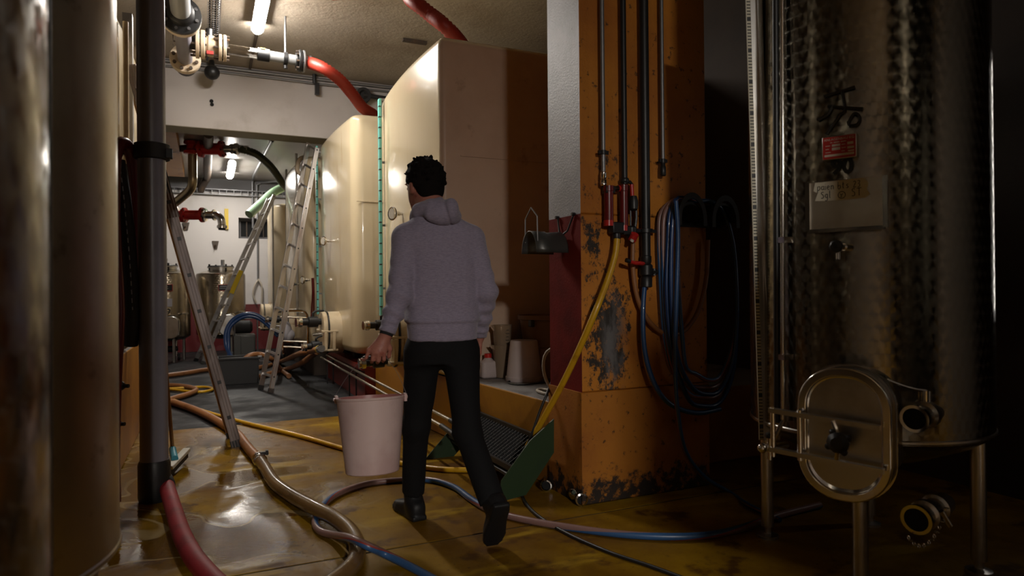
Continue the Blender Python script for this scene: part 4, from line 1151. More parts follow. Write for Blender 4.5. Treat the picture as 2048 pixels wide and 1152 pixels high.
m.lathe([(R_*1.05, -.045), (R_*1.22, -.04), (R_*1.22, -.02), (R_*1.1, -.015), (R_*1.1, .015), (R_*1.22, .02), (R_*1.22, .04), (R_*1.05, .045)], p, a, 20)
cl = build('hose_coupling', m, M['chrome'], H1); mm = MB().box(p+V3((.03, .0, R_*1.1)), (.05, .02, .02)); mm.box(p+V3((.045, 0, R_*1.2)), (.016, .03, .03)); build('cam_lever', mm, M['black'], cl)
pts = FL([(1050, 1330), (960, 1215), (890, 1172), (820, 1133), (770, 1108, .035), (735, 1092, .095), (700, 1076, .09), (668, 1070, .035), (640, 1062), (630, 1044), (640, 1018), (672, 990), (730, 968), (800, 960), (862, 960), (908, 974), (942, 998), (975, 1018), (1025, 1034), (1120, 1052), (1250, 1069), (1380, 1073), (1470, 1060), (1560, 1030), (1640, 1010)], .017)
hose('striped_hose', 'thin pink and blue striped hose looping round behind the walking feet', pts, .017, M['duo'], n=12)
yl = [(1.1, 0)]
pts = [PY(1234, 478, 2.955), PY(1230, 510, 2.95), PY(1215, 560, 2.945), PY(1190, 625, 2.935), PX(1162, 690, 1.765), PX(1128, 762, 1.725), PX(1090, 832, 1.69), PX(1058, 888, 1.665), PX(1040, 918, 1.655), PX(1015, 934, 1.64), PZ(985, 938, .018)]
pts += FL([(930, 940), (870, 937), (800, 926), (690, 898), (600, 872), (500, 848), (440, 832), (385, 815), (340, 798), (300, 787), (285, 780), (310, 776), (350, 780), (395, 784), (420, 781), (424, 777), (405, 774), (350, 777), (300, 779)], .018)
hose('yellow_hose', 'yellow water hose running from the column valves down across the floor', pts, .017, M['yellow'], n=12)
pts = [PX(1101, 772, 1.80)+V3((.06, .08, .03)), PX(1095, 785, 1.75), PX(1080, 822, 1.70), PX(1066, 862, 1.66), PX(1050, 905, 1.62), PX(1041, 945, 1.56), PZ(1043, 985, .012)]
pts += FL([(1056, 1012), (1085, 1038), (1140, 1070), (1220, 1105), (1300, 1132), (1370, 1158), (1430, 1185), (1500, 1240), (1530, 1350)], .010)
hose('power_cable', 'black cable dropping off the concrete shelf and trailing over the floor', pts, .0085, M['black'], 'cable', n=8)
pts = [PZ(333, 972, .075)]+FL([(343, 1005), (352, 1035), (366, 1075), (388, 1115), (418, 1152), (455, 1190), (500, 1250), (520, 1400)], .040)
hose('red_hose', 'thick dull red hose on the floor leading off from the foot of the dark pole', pts, .040, M['red_fabric'], n=18)
# ------------------------------------------------------------------ hoses beyond
pts = FL([(318, 753), (360, 748), (420, 739), (470, 736), (520, 735), (560, 724)], .035)+[PD(598, 708, 7.9), PD(622, 702, 7.55), PX(640, 698, 1.05)]
h = hose('transfer_hose', 'tan hose along the grey floor behind the crate, coupled to the second tank', pts, .034, M['tan_hose'], n=12)
a = (pts[-1]-pts[-2]).normalized(); build('hose_coupling', MB().lathe([(.036, -.10), (.04, -.09), (.04, .0), (.03, .02), (.03, .10), (.036, .11), (.036, .13)], pts[-1], a, 14), M['chrome'], h)
build('hose_clamp', MB().lathe([(.037, 0), (.042, .005), (.042, .035), (.037, .04)], pts[-1]-a*.10, a, 14), M['yellow_tape'], h)
pts = [PZ(505, 757, .034), PZ(540, 747, .034), PZ(575, 738, .04), PD(600, 728, 8.2), PD(618, 716, 7.9), PD(634, 704, 7.6)]
hose('transfer_hose', 'shorter tan hose crossing below the right ladder towards the tank drain', pts, .034, M['tan_hose'], n=12)
pts = [PD(478, 733, 8.35), PD(484, 724, 8.35), PD(500, 711, 8.4), PD(522, 709, 8.5), PD(545, 720, 8.5), PZ(562, 740, .034), PZ(578, 752, .034)]
hose('suction_hose', 'tan hose arching out of the black crate', pts, .032, M['tan_hose'], n=12)
hose('striped_hose', 'tan hose loop lying under the yellow loop beside the dark pole', FL([(310, 772), (345, 771), (375, 774), (392, 780), (380, 787), (350, 796), (318, 806)], .03), .03, M['tan_hose'], n=12).name = 'transfer_hose'
# crate
cc = PZ(477, 768, 0); cx, cy = cc.x, cc.y+.16
CR = thing('storage_crate', 'black plastic crate on the grey floor between the ladders', 'crate', (cx, cy, 0))
W2, D2, HH = .235, .16, .33
m = MB(); w = .012
m.bb((cx-W2*.92, cy-D2*.92, 0), (cx+W2*.92, cy+D2*.92, .015))
for s in (-1, 1):
    m.prism([(-W2*.92, 0), (W2*.92, 0), (W2, HH), (-W2, HH)], (cx, cy+s*D2*.96, 0), (1, 0, 0), (0, 0, 1), -w*s)
    m.prism([(-D2*.94, 0), (D2*.94, 0), (D2, HH), (-D2, HH)], (cx+s*W2*.96, cy, 0), (0, 1, 0), (0, 0, 1), w*s)
build('crate_body', m, M['black'], CR)
m = MB().ringprism([(-W2-.02, -D2-.02), (W2+.02, -D2-.02), (W2+.02, D2+.02), (-W2-.02, D2+.02)], [(-W2+.01, -D2+.01), (W2-.01, -D2+.01), (W2-.01, D2-.01), (-W2+.01, D2-.01)], (cx, cy, HH-.03), (1, 0, 0), (0, 1, 0), .03)
build('crate_rim', m, M['black'], CR, bev=.006)
for s in (-1, 1): build('crate_handle', MB().box((cx+s*(W2+.015), cy-D2-.005, HH), (.05, .03, .022)), M['pvc_light'], CR, bev=.004)

# ------------------------------------------------------------------ dark pole with its foot, clamp and neighbours
pb = PZ(309, 1000, 0); pr_ = .070
PO = thing('drain_pipe', 'dark grey upright plastic pipe with a black foot, near left', 'pipe', (pb.x, pb.y, 0))
ax0, ax1 = V3((pb.x, pb.y, .16)), V3((pb.x-.005, pb.y, 3.9))
build('pipe_shaft', MB().cyl(ax0, ax1, pr_, n=40), M['pvc_grey'], PO)
m = MB().lathe([(pr_*1.08, 0), (pr_*1.16, .02), (pr_*1.16, .20), (pr_*1.03, .22)], (pb.x, pb.y, .0), (0, 0, 1), 36)
ft = build('pipe_foot', m, M['black'], PO)
e = PD(322, 975, 3.62); build('foot_elbow', MB().lathe([(.066, 0), (.072, .01), (.072, .10), (.060, .12)], e, V3((-.12, .95, 0)), 24), M['black_matt'], ft)
q = V3((pb.x, pb.y, PD(300, 312, 3.75).z)); m = MB().lathe([(pr_+.001, -.045), (pr_+.018, -.04), (pr_+.018, .04), (pr_+.001, .045)], q, (0, 0, 1), 36, False)
m.box(q+RT*(pr_+.025)-UP*.01, (.03, .05, .05)); cl = build('pipe_clamp', m, M['black_matt'], PO)
build('clamp_arm', MB().cyl(q-RT*.06, q-RT*.25-FW*.02, .016, n=10), M['black_matt'], cl)
m = MB()
for u, v in ((304, 148), (307, 378), (308, 234)): p = PD(u, v, 3.72); m.sphere(p+FW*.0, .006, 8, 6)
build('pipe_screw', m, M['black'], PO)
m = MB().tube([PD(332, 330, 3.9), PD(345, 352, 3.95), PD(347, 363, 3.95)], .008, 8); 
# red hose hung in an arch, black hoses under it
pts = [PD(228, 1005, 3.35), PD(226, 900, 3.37), PD(230, 760, 3.40), PD(236, 620, 3.42), PD(229, 480, 3.45), PD(227, 380, 3.45), PD(230, 315, 3.46), PD(242, 286, 3.5), PD(257, 296, 3.6), PD(268, 335, 3.7), PD(273, 400, 3.8), PD(272, 500, 3.9), PD(274, 640, 3.95)]
hose('red_hose', 'dark red hose arched over a hanger left of the dark pole', pts, .032, M['red_dark'], n=14)
hose('black_hose', 'black hose with a dashed white line hanging left of the dark pole', [PD(236, 322, 3.55), PD(248, 400, 3.55), PD(257, 480, 3.56), PD(262, 560, 3.57), PD(264, 650, 3.58), PD(262, 690, 3.6)], .035, M['black_matt'], n=14)
t_ = NT('dashed_cord'); _x, _y, _z = t_.sep(t_.uv())
t_.set(base=t_.mix(t_.math('GREATER_THAN', t_.math('FRACT', t_.math('MULTIPLY', _y, 22.0)), .45), (.012, .012, .02), (.30, .32, .42)), rough=.4)
hose('hanging_cord', 'thin dashed pale cord hanging beside the black hose', [PD(239, 330, 3.49), PD(246, 380, 3.50), PD(253, 450, 3.50), PD(260, 530, 3.51), PD(265, 620, 3.52)], .003, t_.m, 'cord', n=6)
hose('black_hose', 'plain black hose in the dark gap behind the dashed one', [PD(240, 330, 3.8), PD(250, 480, 3.8), PD(255, 600, 3.8), PD(258, 690, 3.8)], .05, M['black_matt'], n=14)
for k, (u, v) in enumerate(((248, 772), (240, 848), (226, 990))):
    p = PD(u, v, 3.42); m = MB().lathe([(.016, 0), (.024, .01), (.024, .05), (.016, .06)], p-RT*.06, RT, 12); m.cyl(p, p+RT*.025, .010, n=10)
    solo('hose_nozzle', m, M['black'], ('upper black stub fitting on the red hose left of the pole', 'middle black stub fitting on the red hose left of the pole', 'lowest black stub fitting at the foot of the red hose')[k], 'fitting')
# squeegee broom behind the pole
a, b = PZ(338, 946, .03), PZ(374, 908, .05); mid = (a+b)/2
SQ = thing('floor_squeegee', 'white floor squeegee with a blue neck beside the pole foot', 'squeegee', (mid.x, mid.y, 0))
hd = build('squeegee_head', MB().bar(a+V3((0, 0, .03)), b+V3((0, 0, .03)), .045, .025, (0, 0, 1)), M['bristle'], SQ, bev=.004)
build('rubber_blade', MB().bar(a+FW*-.005, b+FW*-.005, .02, .045, (0, 0, 1)), M['black_matt'], SQ)
n0 = a.lerp(b, .30)+V3((0, 0, .05)); n1 = PD(345, 898, 4.45)
build('neck', MB().tube([n0, n0.lerp(n1, .5), n1], .022, 10), M['blue_neck'], SQ)
build('handle', MB().cyl(n1, PD(318, 560, 4.3), .012, n=10), M['wood_tan'], SQ)

# ------------------------------------------------------------------ ladders
def ladder(name, label, A0, A1, B0, B1, n, rw, rt, mA, mB, wide, grp=None, plugs=.022, s0=.06, s1=.99):
    A0, A1, B0, B1 = map(V3, (A0, A1, B0, B1)); t = thing(name, label, 'ladder', (A0+B0)/2, 0, grp)
    for P, Q, mt_, O in ((A0, A1, mA, B0), (B0, B1, mB, A0)):
        x, y, z = frame_from(Q-P, wide); r = MB(); r.bar(P, Q, rt, rw, wide)
        R = Matrix((x, y, z)).transposed(); side = V3(wide).cross(z).normalized()
        out = (P-O); out = (out-z*out.dot(z)).normalized()
        if rw > .05:
            edge = z.cross(out).normalized()
            for k in (-1, -.33, .33, 1): r.bar(P+out*(rt*.5+.002)+edge*(k*rw*.42), Q+out*(rt*.5+.002)+edge*(k*rw*.42), rw*.10, .006, edge)
        o = build('rail', r, mt_, t, bev=.0015)
        build('foot_cap', MB().bar(P-z*.004, P+z*.05, rt*1.25, rw*1.12, wide), M['black'], o)
        mm = MB(); edge = z.cross(out).normalized()
        for i in range(n):
            c = P.lerp(Q, s0+(s1-s0)*i/(n-1)); mm.bar(c+out*(rt*.5), c+out*(rt*.5+.006), plugs, plugs, edge)
        build('rung_plug', mm, M['black'], o)
    for i in range(n):
        k = s0+(s1-s0)*i/(n-1); build('rung', MB().bar(A0.lerp(A1, k), B0.lerp(B1, k), .03, .024, (A1-A0)), M['alu'], t)
    return t
# near left ladder, seen along its rungs
f = PZ(474, 893, 0); tp = PY(345, 430, 5.33); top = f.lerp(tp, 1.62)
off = V3((-.022, .34, 0))
L1 = ladder('leaning_ladder', 'near aluminium ladder seen edge-on, leaning left towards the dark pole', f, top, f+off, top+off, 10, .070, .024, M['alu_old'], M['wood_tan'], (top-f).cross(off), None, .026, .08, .935)
d = (top-f).normalized(); a, b = f.lerp(top, .61), f.lerp(top, .672); o = -off.normalized()*.0
build('rail_sleeve', MB().bar(a, b, .034, .082, (top-f).cross(off)), mat('brown_tape', (.075, .032, .016), .5), L1)
build('rail_wrap', MB().bar(b, f.lerp(top, .80), .03, .078, (top-f).cross(off)), M['black'], L1)
# right ladder
A0, A1, B0, B1 = PZ(521, 779, 0), PX(617, 286, 1.19), PZ(541, 786, 0), PX(634, 296, 1.235)
ladder('leaning_ladder', 'right aluminium ladder with bare rungs leaning on the second cream tank', A0, A1, B0, B1, 12, .055, .022, M['alu'], M['alu'], (A1-A0).cross(B0-A0), None, .016)
# back ladder
A0, A1, B0, B1 = PZ(391, 722, 0), PY(537, 398, 12.0), PZ(405, 728, 0), PY(549, 390, 11.7)
L3 = ladder('leaning_ladder', 'back ladder with a yellow sticker leaning right before the small steel tanks', A0, A1, B0, B1, 11, .06, .03, M['alu_dull'], M['alu_dull'], (A1-A0).cross(B0-A0), None, .016)
k = .475; c = B0.lerp(B1, k); z = (B1-B0).normalized(); out = (B0-A0).normalized()
build('sticker', MB().bar(c-z*.20-FW*.045, c+z*.20-FW*.045, .075, .004, RT.cross(z)), M['yellow_tape'], L3)

# ------------------------------------------------------------------ small steel tanks at the back and what stands round them
def small_tank(label, x, y, num):
    R = .40; z0, z1 = .42, 1.44
    t = thing('fermenting_tank', label, 'tank', (x, y, 0), 0, 'small steel tanks at the back wall')
    pr = [(.02, z0-.10), (R*.8, z0-.05), (R, z0), (R, z1), (R*.97, z1+.025), (.2, z1+.09)]
    build('tank_shell', MB().lathe(pr, (x, y, 0), (0, 0, 1), 64), M['marbled_small'], t, sharp=30)
    m = MB().lathe([(.2, z1+.08), (.2, z1+.12), (.22, z1+.125), (.22, z1+.14), (.05, z1+.17), (.02, z1+.175)], (x, y, 0), (0, 0, 1), 28)
    l = build('lid', m, M['steel'], t); build('lid_valve', MB().cyl((x+.03, y, z1+.16), (x+.03, y, z1+.27), .03, n=12), M['gal'], l)
    mm = MB(); mm.torus((x, y, z1+.15), (0, 0, 1), .20, .014, 24, 6)
    for k in range(4): mm.cyl((x+.2*cos(k*pi/2+.4), y+.2*sin(k*pi/2+.4), z1+.09), (x+.2*cos(k*pi/2+.4), y+.2*sin(k*pi/2+.4), z1+.19), .015, n=8)
    build('lid_ring', mm, M['black'], l)
    for k in range(4):
        a = .5+k*pi/2; build('leg', MB().cyl((x+.33*cos(a), y+.33*sin(a), 0), (x+.33*cos(a), y+.33*sin(a), z0-.03), .025, n=10), M['steel'], t)
    q = V3((x+.05, y-R-.012, 1.22)); b = build('name_plate', MB().box(q, (.20, .016, .11)), M['sign_red'], t)
    mm = MB().box(q+V3((0, -.010, 0)), (.18, .006, .09)); build('plate_screen', mm, M['ink'], b)
    mm = MB(); mm.box(q+V3((-.02, -.014, .02)), (.10, .004, .014)); mm.box(q+V3((-.02, -.014, -.012)), (.12, .004, .010)); build('plate_print', mm, M['gal'], b)
    q = V3((x+.06, y-R-.02, .98)); build('card', MB().box(q, (.16, .012, .13)), M['bag'] if num else M['steel'], t)
    if num: build('tank_number', text_mb(num, .14, (x+.05, y-R-.004, .83), (1, 0, 0), (0, 0, 1), .006), M['ink'], t)
    q = V3((x+.30, y-.29, .80)); build('sampling_tap', MB().cyl(q, q+V3((.06, -.10, 0)), .02, n=10), M['chrome'], t)
    P = rrect(.30, .36, .13, 6); o = V3((x+.10, y-R+.05, .58))
    d = build('manway_door', MB().prism(P, o, (1, 0, 0), (0, 0, 1), .13), M['steel'], t, bev=.01)
    mm = MB().tube([o+V3((-.14, -.15, -.12)), o+V3((-.14, -.16, .12)), o+V3((-.08, -.16, .19)), o+V3((.08, -.16, .19)), o+V3((.14, -.16, .12)), o+V3((.14, -.15, -.12))], .012, 6, smooth=False); build('door_frame', mm, M['chrome'], d)
    return t
small_tank('small steel tank at the back wall, to the right, behind the back ladder', .215, 12.75, None)
small_tank('small steel tank at the back marked 69, half hidden by the dark pole', -.66, 12.45, '69')
# pump on a cart with its blue hose
pc = PZ(489, 722, 0); px_, py_ = pc.x, pc.y
PU = thing('wine_pump', 'steel pump cabinet with a black motor beyond the black crate', 'pump', (px_, py_, 0))
build('cabinet', MB().bb((px_-.17, py_-.1, .06), (px_+.17, py_+.3, .44)), M['tin'], PU, bev=.012)
build('cabinet_door', MB().bb((px_-.06, py_-.112, .10), (px_+.15, py_-.10, .42)), M['tin'], PU, bev=.006)
m = MB().lathe([(.05, 0), (.11, .02), (.11, .26), (.07, .3)], (px_-.17, py_+.08, .56), (1, 0, 0), 18); build('motor', m, M['black_matt'], PU)
m = MB().tube([(px_-.15, py_-.06, .44), (px_-.15, py_-.06, .70), (px_+.2, py_-.06, .70), (px_+.2, py_-.06, .1)], .014, 8, smooth=False); build('frame', m, M['gal'], PU)
for s in (-1, 1): build('wheel', MB().lathe([(.02, -.02), (.075, -.02), (.08, 0), (.075, .02), (.02, .02)], (px_+s*.19, py_+.1, .08), (1, 0, 0), 18), M['black_matt'], PU)
dd = 9.95
for k, (o, r) in enumerate(((0, .03), (5, .026))):
    hose('pump_hose', ('outer blue hose bowed round the pump cabinet', 'inner blue hose bowed round the pump cabinet')[k], [PD(463-o, 716, 9.6), PD(452+o, 690, 9.7), PD(453+o, 660, 9.75), PD(468+o*.6, 638+o, 9.8), PD(492, 628+o, 9.85), PD(515, 631+o, 9.9), PD(538, 648+o, 9.9), PD(556, 668+o, 9.9)], r, M['duo_blue'], n=10)
# tube frame trolley before the third tank, with a white bag
tc = PZ(594, 712, 0)
TY = thing('tube_trolley', 'chrome tube trolley behind the right ladder, before the third tank', 'trolley', tc)
dq = 8.85
m = MB().tube([PD(566, 708, dq), PD(566, 630, dq), PD(569, 623, dq), PD(604, 622, dq), PD(613, 628, dq), PD(616, 645, dq), PD(616, 706, dq)], .018, 8, smooth=True, step=.05); build('frame', m, M['chrome'], TY)
m = MB()
for v0, v1 in ((634, 636), (682, 684), (693, 696)): m.cyl(PD(562, v0, dq), PD(616, v1, dq), .015, n=8)
build('cross_tube', m, M['chrome'], TY)
for u in (567, 614): p = PZ(u, 712, .06); build('wheel', MB().lathe([(.015, -.015), (.055, -.015), (.06, 0), (.055, .015), (.015, .015)], p, RT, 16), M['black_matt'], TY)
p = PD(571, 662, 8.95); m = MB().sphere(p, .11, 16, 10, (.75, .6, 1.25)); m.sphere(p+V3((.05, 0, -.06)), .09, 14, 9, (.8, .7, 1)); solo('plastic_bag', m, M['bag'], 'pale plastic bag hanging in the tube trolley', 'bag', origin=p)
# red hand pump trolley left
p0 = PZ(343, 722, 0)
HT = thing('hand_truck', 'small red hand trolley with chrome uprights just right of the dark pole', 'trolley', p0)
m = MB()
for s in (-.06, .08): m.cyl(p0+V3((s, 0, .08)), p0+V3((s, .05, .72)), .014, n=8)
m.cyl(p0+V3((-.06, .04, .6)), p0+V3((.08, .04, .6)), .012, n=8); build('frame', m, M['chrome'], HT)
build('body', MB().box(p0+V3((0, .06, .36)), (.17, .10, .26)), M['red'], HT, bev=.02)
build('motor', MB().lathe([(.03, 0), (.06, .02), (.06, .18), (.03, .2)], p0+V3((-.1, .04, .20)), (1, 0, 0), 14), M['black'], HT)
for s in (-.09, .11): build('wheel', MB().lathe([(.015, -.02), (.055, -.02), (.06, 0), (.055, .02), (.015, .02)], p0+V3((s, .05, .06)), (1, 0, 0), 14), M['black_matt'], HT)
m = MB()
for i in range(4): m.tube([p0+V3((.02+.02*i, -.02, .78)), p0+V3((.0+.03*i, -.05, .95)), p0+V3((.03, -.03, 1.08-.02*i)), p0+V3((.07+.01*i, -.04, .9)), p0+V3((.06, -.02, .74))], .008, 6)
build('cable', m, M['black'], HT); build('handle', MB().tube([p0+V3((.06, -.02, .74)), p0+V3((.09, -.03, 1.0)), p0+V3((.06, -.03, 1.12))], .016, 8), M['red'], HT)
# red cords by the third tank's gauge
for k in range(2):
    hose('thin_hose', ('left of two thin red hoses hanging beside the second teal gauge strip', 'right of two thin red hoses hanging beside the second teal gauge strip')[k], [PD(624+k*3, 556, 8.75), PD(625+k*3, 590, 8.75), PD(622+k*5, 640, 8.8)], .010, M['red_dark'], 'hose', n=8)
# ------------------------------------------------------------------ overhead pipework, front ceiling
def flange(m, p, ax, R, t=.03, holes=False): m.lathe([(R*.3, 0), (R*.96, 0), (R, t*.15), (R, t*.85), (R*.96, t), (R*.3, t)], p, ax, 28)
def bolts(m, p, ax, R, n, L, r=.010, a0=.3):
    x, y, z = frame_from(ax)
    for k in range(n):
        a = a0+2*pi*k/n; c = V3(p)+x*(R*cos(a))+y*(R*sin(a)); m.cyl(c-z*L*.5, c+z*L*.5, r, n=6)
hx, hz = -.19, 3.5; YX = V3((0, 1, 0)); XX = V3((1, 0, 0))
HDR = thing('header_pipe', 'fat grey overhead pipe with black and ivory flanges at the top left', 'pipe', (hx, 6.4, hz))
build('pipe', MB().cyl((hx, 2.2, hz+.02), (hx, 6.35, hz), .078, n=28), M['pvc_light'], HDR)
build('pipe', MB().cyl((hx, 6.6, hz), (hx, 7.75, hz), .070, n=28), M['pvc_grey'], HDR)
m = MB(); m.lathe([(.08, 0), (.105, .02), (.105, .09), (.16, .10), (.16, .14)], (hx, 6.20, hz), YX, 32); b = build('black_flange', m, M['black'], HDR)
mm = MB(); bolts(mm, (hx, 6.32, hz), YX, .128, 8, .08, .014); build('bolt', mm, M['gal'], b)
m = MB(); flange(m, (hx, 6.345, hz), YX, .155, .085); b = build('ivory_flange', m, M['ivory'], HDR)
mm = MB(); bolts(mm, (hx, 6.44, hz), YX, .115, 8, .02, .02); build('bolt_hole', mm, M['rust'], b)
m = MB(); flange(m, (hx+.0, 7.45, hz), YX, .145, .08); b = build('ivory_flange', m, M['ivory'], HDR)
mm = MB(); bolts(mm, (hx, 7.44, hz), YX, .11, 8, .03, .017); build('bolt_hole', mm, M['rust'], b)
build('end_cap', MB().lathe([(.075, 0), (.1, .02), (.1, .14), (.06, .17)], (hx, 7.6, hz), YX, 24), M['black'], HDR)
m = MB()
for yy in (4.6, 6.0, 7.25): m.bar((hx-.10, yy, hz+.05), (hx-.10, yy, CEIL), .03, .006); m.bar((hx+.10, yy, hz+.05), (hx+.10, yy, CEIL), .03, .006); m.bar((hx-.1, yy, hz+.09), (hx+.1, yy, hz+.09), .03, .006)
build('hanger', m, M['rust'], HDR)
m = MB().cyl((hx-.42, 7.55, hz-.03), (hx-.30, 7.5, hz-.03), .13, n=22); b = build('side_flange', m, M['ivory'], HDR)
# branch with a clear length
def BX(u): return PY(u, 92+(u-420)*.167, 7.0)
BR = thing('pipe_branch', 'overhead branch with ivory valve, clear length and grey sleeve ending in a black flange', 'pipe', BX(420))
build('stub', MB().cyl((hx+.05, 7.0, BX(370).z), BX(395), .06, n=20), M['black'], BR)
m = MB(); flange(m, BX(391), XX, .135, .035); build('ivory_flange', m, M['ivory'], BR); m = MB(); flange(m, BX(401), XX, .135, .04); b = build('ivory_flange', m, M['ivory'], BR)
a, b2 = BX(405), BX(437); L = (b2-a).length
m = MB().lathe([(.075, 0), (.085, L*.1), (.085, L*.3), (.10, L*.36), (.10, L*.68), (.075, L*.82), (.06, L)], a, b2-a, 28); vb = build('valve_body', m, M['ivory'], BR)
build('valve_print', MB().box(BX(420)+V3((0, -.06, -.085)), (.06, .03, .03)), M['sign_red'], vb)
build('valve_stem', MB().cyl(BX(418)+V3((0, 0, .08)), BX(418)+V3((0, 0, .16)), .03, n=12), M['black'], vb)
for u in (437, 446): m = MB(); flange(m, BX(u), XX, .125, .03); build('ivory_flange', m, M['ivory'], BR)
m = MB()
for u in (397, 443): bolts(m, BX(u), XX, .108, 8, .14, .011)
build('bolt', m, M['rust'], BR)
build('collar', MB().cyl(BX(449), BX(456), .078, n=24), M['black'], BR)
build('clear_length', MB().lathe([(.050, 0), (.050, (BX(518)-BX(455)).length), (.045, (BX(518)-BX(455)).length), (.045, 0)], BX(455), BX(518)-BX(455), 28, False), M['clear_pvc'], BR)
build('sleeve', MB().cyl(BX(515), BX(539), .062, n=26), M['black'], BR)
build('sleeve_label', MB().box(BX(525)+V3((0, -.045, .046)), (.045, .02, .012)), M['yellow_tape'], BR)
build('grey_pipe', MB().cyl(BX(538), BX(596), .050, n=26), M['pvc_light'], BR)
m = MB(); m.lathe([(.052, -.02), (.064, -.018), (.064, .018), (.052, .02)], BX(571), XX, 24); m.cyl(BX(571)+V3((0, 0, -.07)), BX(571)+V3((0, 0, -.10)), .02, n=8); p = BX(571)
cl = build('pipe_clip', m, M['black'], BR); build('drop_rod', MB().cyl(p+V3((0, 0, .06)), (p.x, p.y, CEIL), .011, n=10), M['gal'], cl)
m = MB(); flange(m, BX(591), XX, .075, .03); flange(m, BX(597), XX, .11, .03); b = build('black_flange', m, M['black'], BR); m = MB(); flange(m, BX(605), XX, .11, .022); build('steel_flange', m, M['gal'], BR)
mm = MB(); bolts(mm, BX(601), XX, .09, 8, .09, .010); build('bolt', mm, M['rust'], b)
# ribbed red hoses to the tank tops
def rib(i, L): return 1.0+(.08 if i % 2 else -.08)
pts = [BX(606), BX(618), PD(648, 137, 6.62), PD(680, 160, 6.75), PD(706, 190, 6.95), PD(726, 216, 7.15), V3((1.70, 7.38, 3.10)), V3((1.75, 7.45, 3.03))]
h = hose('ribbed_hose', 'ribbed red hose bending from the grey branch down to the second cream tank', pts, .058, M['red_hose'], n=16, step=.018, rf=rib)
m = MB()
for u in (612, 620): m.lathe([(.06, -.012), (.068, -.010), (.068, .010), (.06, .012)], BX(u), XX, 20)
build('hose_clip', m, M['gal'], h)
pts = [V3((1.05, 6.2, 3.86)), PZ(790, -22, 3.66), PD(826, 2, 5.25), PD(862, 30, 5.2), PD(895, 57, 5.15), V3((1.90, 5.05, 3.10)), V3((2.0, 5.2, 3.05))]
hose('ribbed_hose', 'ribbed red hose at the top middle dropping behind the nearest cream tank', pts, .056, M['red_hose'], n=16, step=.018, rf=rib)
# cable basket, conduits and small ceiling fixings
b0, b1 = PZ(426, 66, 3.72), PZ(432, -30, 3.72); y0, y1 = 3.2, b0.y; xl, xr = b0.x-.05, b0.x+.06
m = MB(); 
for x, z in ((xl, 3.80), (xl, 3.75), (xl, 3.70), (xl+.04, 3.70), (xl+.08, 3.70), (xr, 3.70), (xr, 3.75), (xr, 3.80)): m.bar((x, y0, z), (x, y1, z), .006, .006)
y = y0
while y < y1:
    m.bar((xl, y, 3.70), (xr, y, 3.70), .005, .005); m.bar((xl, y, 3.70), (xl, y, 3.80), .005, .005); m.bar((xr, y, 3.70), (xr, y, 3.80), .005, .005); y += .055
solo('cable_basket', m, M['gal'], 'wire mesh cable basket under the ceiling above the ivory valve', 'cable tray', origin=(xl, y1, 3.7))
m = MB()
for i in range(4): m.tube([(xl+.02+.022*i, y0, 3.715), (xl+.02+.022*i, (y0+y1)/2, 3.715+.006*(i % 2)), (xl+.02+.022*i, y1, 3.715), (xl+.03, y1+.25, 3.66), (hx+.2, 7.6, 3.55)], .009, 6); solo('basket_cable', m, M['black'], ('leftmost black cable in the wire mesh basket', 'second black cable from the left in the wire mesh basket', 'third black cable from the left in the wire mesh basket', 'rightmost black cable in the wire mesh basket')[i], 'cable', 'cables in the wire mesh basket')
solo('conduit', MB().cyl(PZ(519, 40, CEIL-.02), PZ(500, 136, CEIL-.02), .016, n=8), M['rust'], 'thin conduit on the ceiling running back from the front lamp', 'conduit')
m = MB().tube([V3((-.9, 8.78, 3.80)), V3((.3, 8.78, 3.805)), V3((1.4, 8.77, 3.80)), V3((2.6, 8.78, 3.81))], .014, 8); solo('conduit', m, M['gal'], 'lower thin conduit along the top of the white beam', 'conduit'); m = MB().tube([V3((-.9, 8.775, 3.865)), V3((1.0, 8.775, 3.86)), V3((2.6, 8.775, 3.865))], .022, 8)
solo('conduit', m, M['gal'], 'upper thicker conduit along the top of the white beam', 'conduit')
m = MB().cyl(PY(424, 136, 8.76), PY(424, 136, 8.60), .10, n=20); q = PY(424, 145, 8.5); m = MB().sphere(q, .085, 18, 10, (1, 1, 1)); m.cyl(q, q+V3((0, .3, .3)), .03, n=10)
solo('alarm_bell', m, M['black'], 'round black fixture hanging before the beam below the ivory valve', 'fixture', origin=q)
m = MB(); q = PY(634, 178, 8.72); m.box(q, (.05, .06, .14)); m.cyl(q+V3((-.03, 0, .07)), q+V3((-.03, 0, .30)), .025, n=8)
solo('cable_hook', m, M['black'], 'small black hook on the white beam face', 'hook', origin=q)
q = PY(727, 190, 8.70); m = MB().lathe([(.04, .0), (.06, .03), (.095, .03), (.10, .0), (.10, -.10)], q, (0, -1, 0), 22); m.cyl(q, q+V3((1.2, .0, -.05)), .03, n=10)
solo('vent_cap', m, M['black_matt'], 'round black pipe end above the second cream tank', 'fixture', origin=q)
for k, (u, v) in enumerate(((423, 202), (424, 209))):
    solo('anchor_hole', MB().cyl(PY(u, v, 8.803), PY(u, v, 8.785), .022, n=10), M['void'], ('upper dark anchor hole on the white beam', 'lower dark anchor hole on the white beam')[k], 'fixing')
m = MB(); p = PZ(832, 80, CEIL); m.bar(p+V3((-.15, 0, -.02)), p+V3((.12, .0, -.02)), .05, .03); solo('ceiling_bracket', m, M['rust'], 'rusty bracket on the ceiling near the red hose', 'bracket', origin=p)

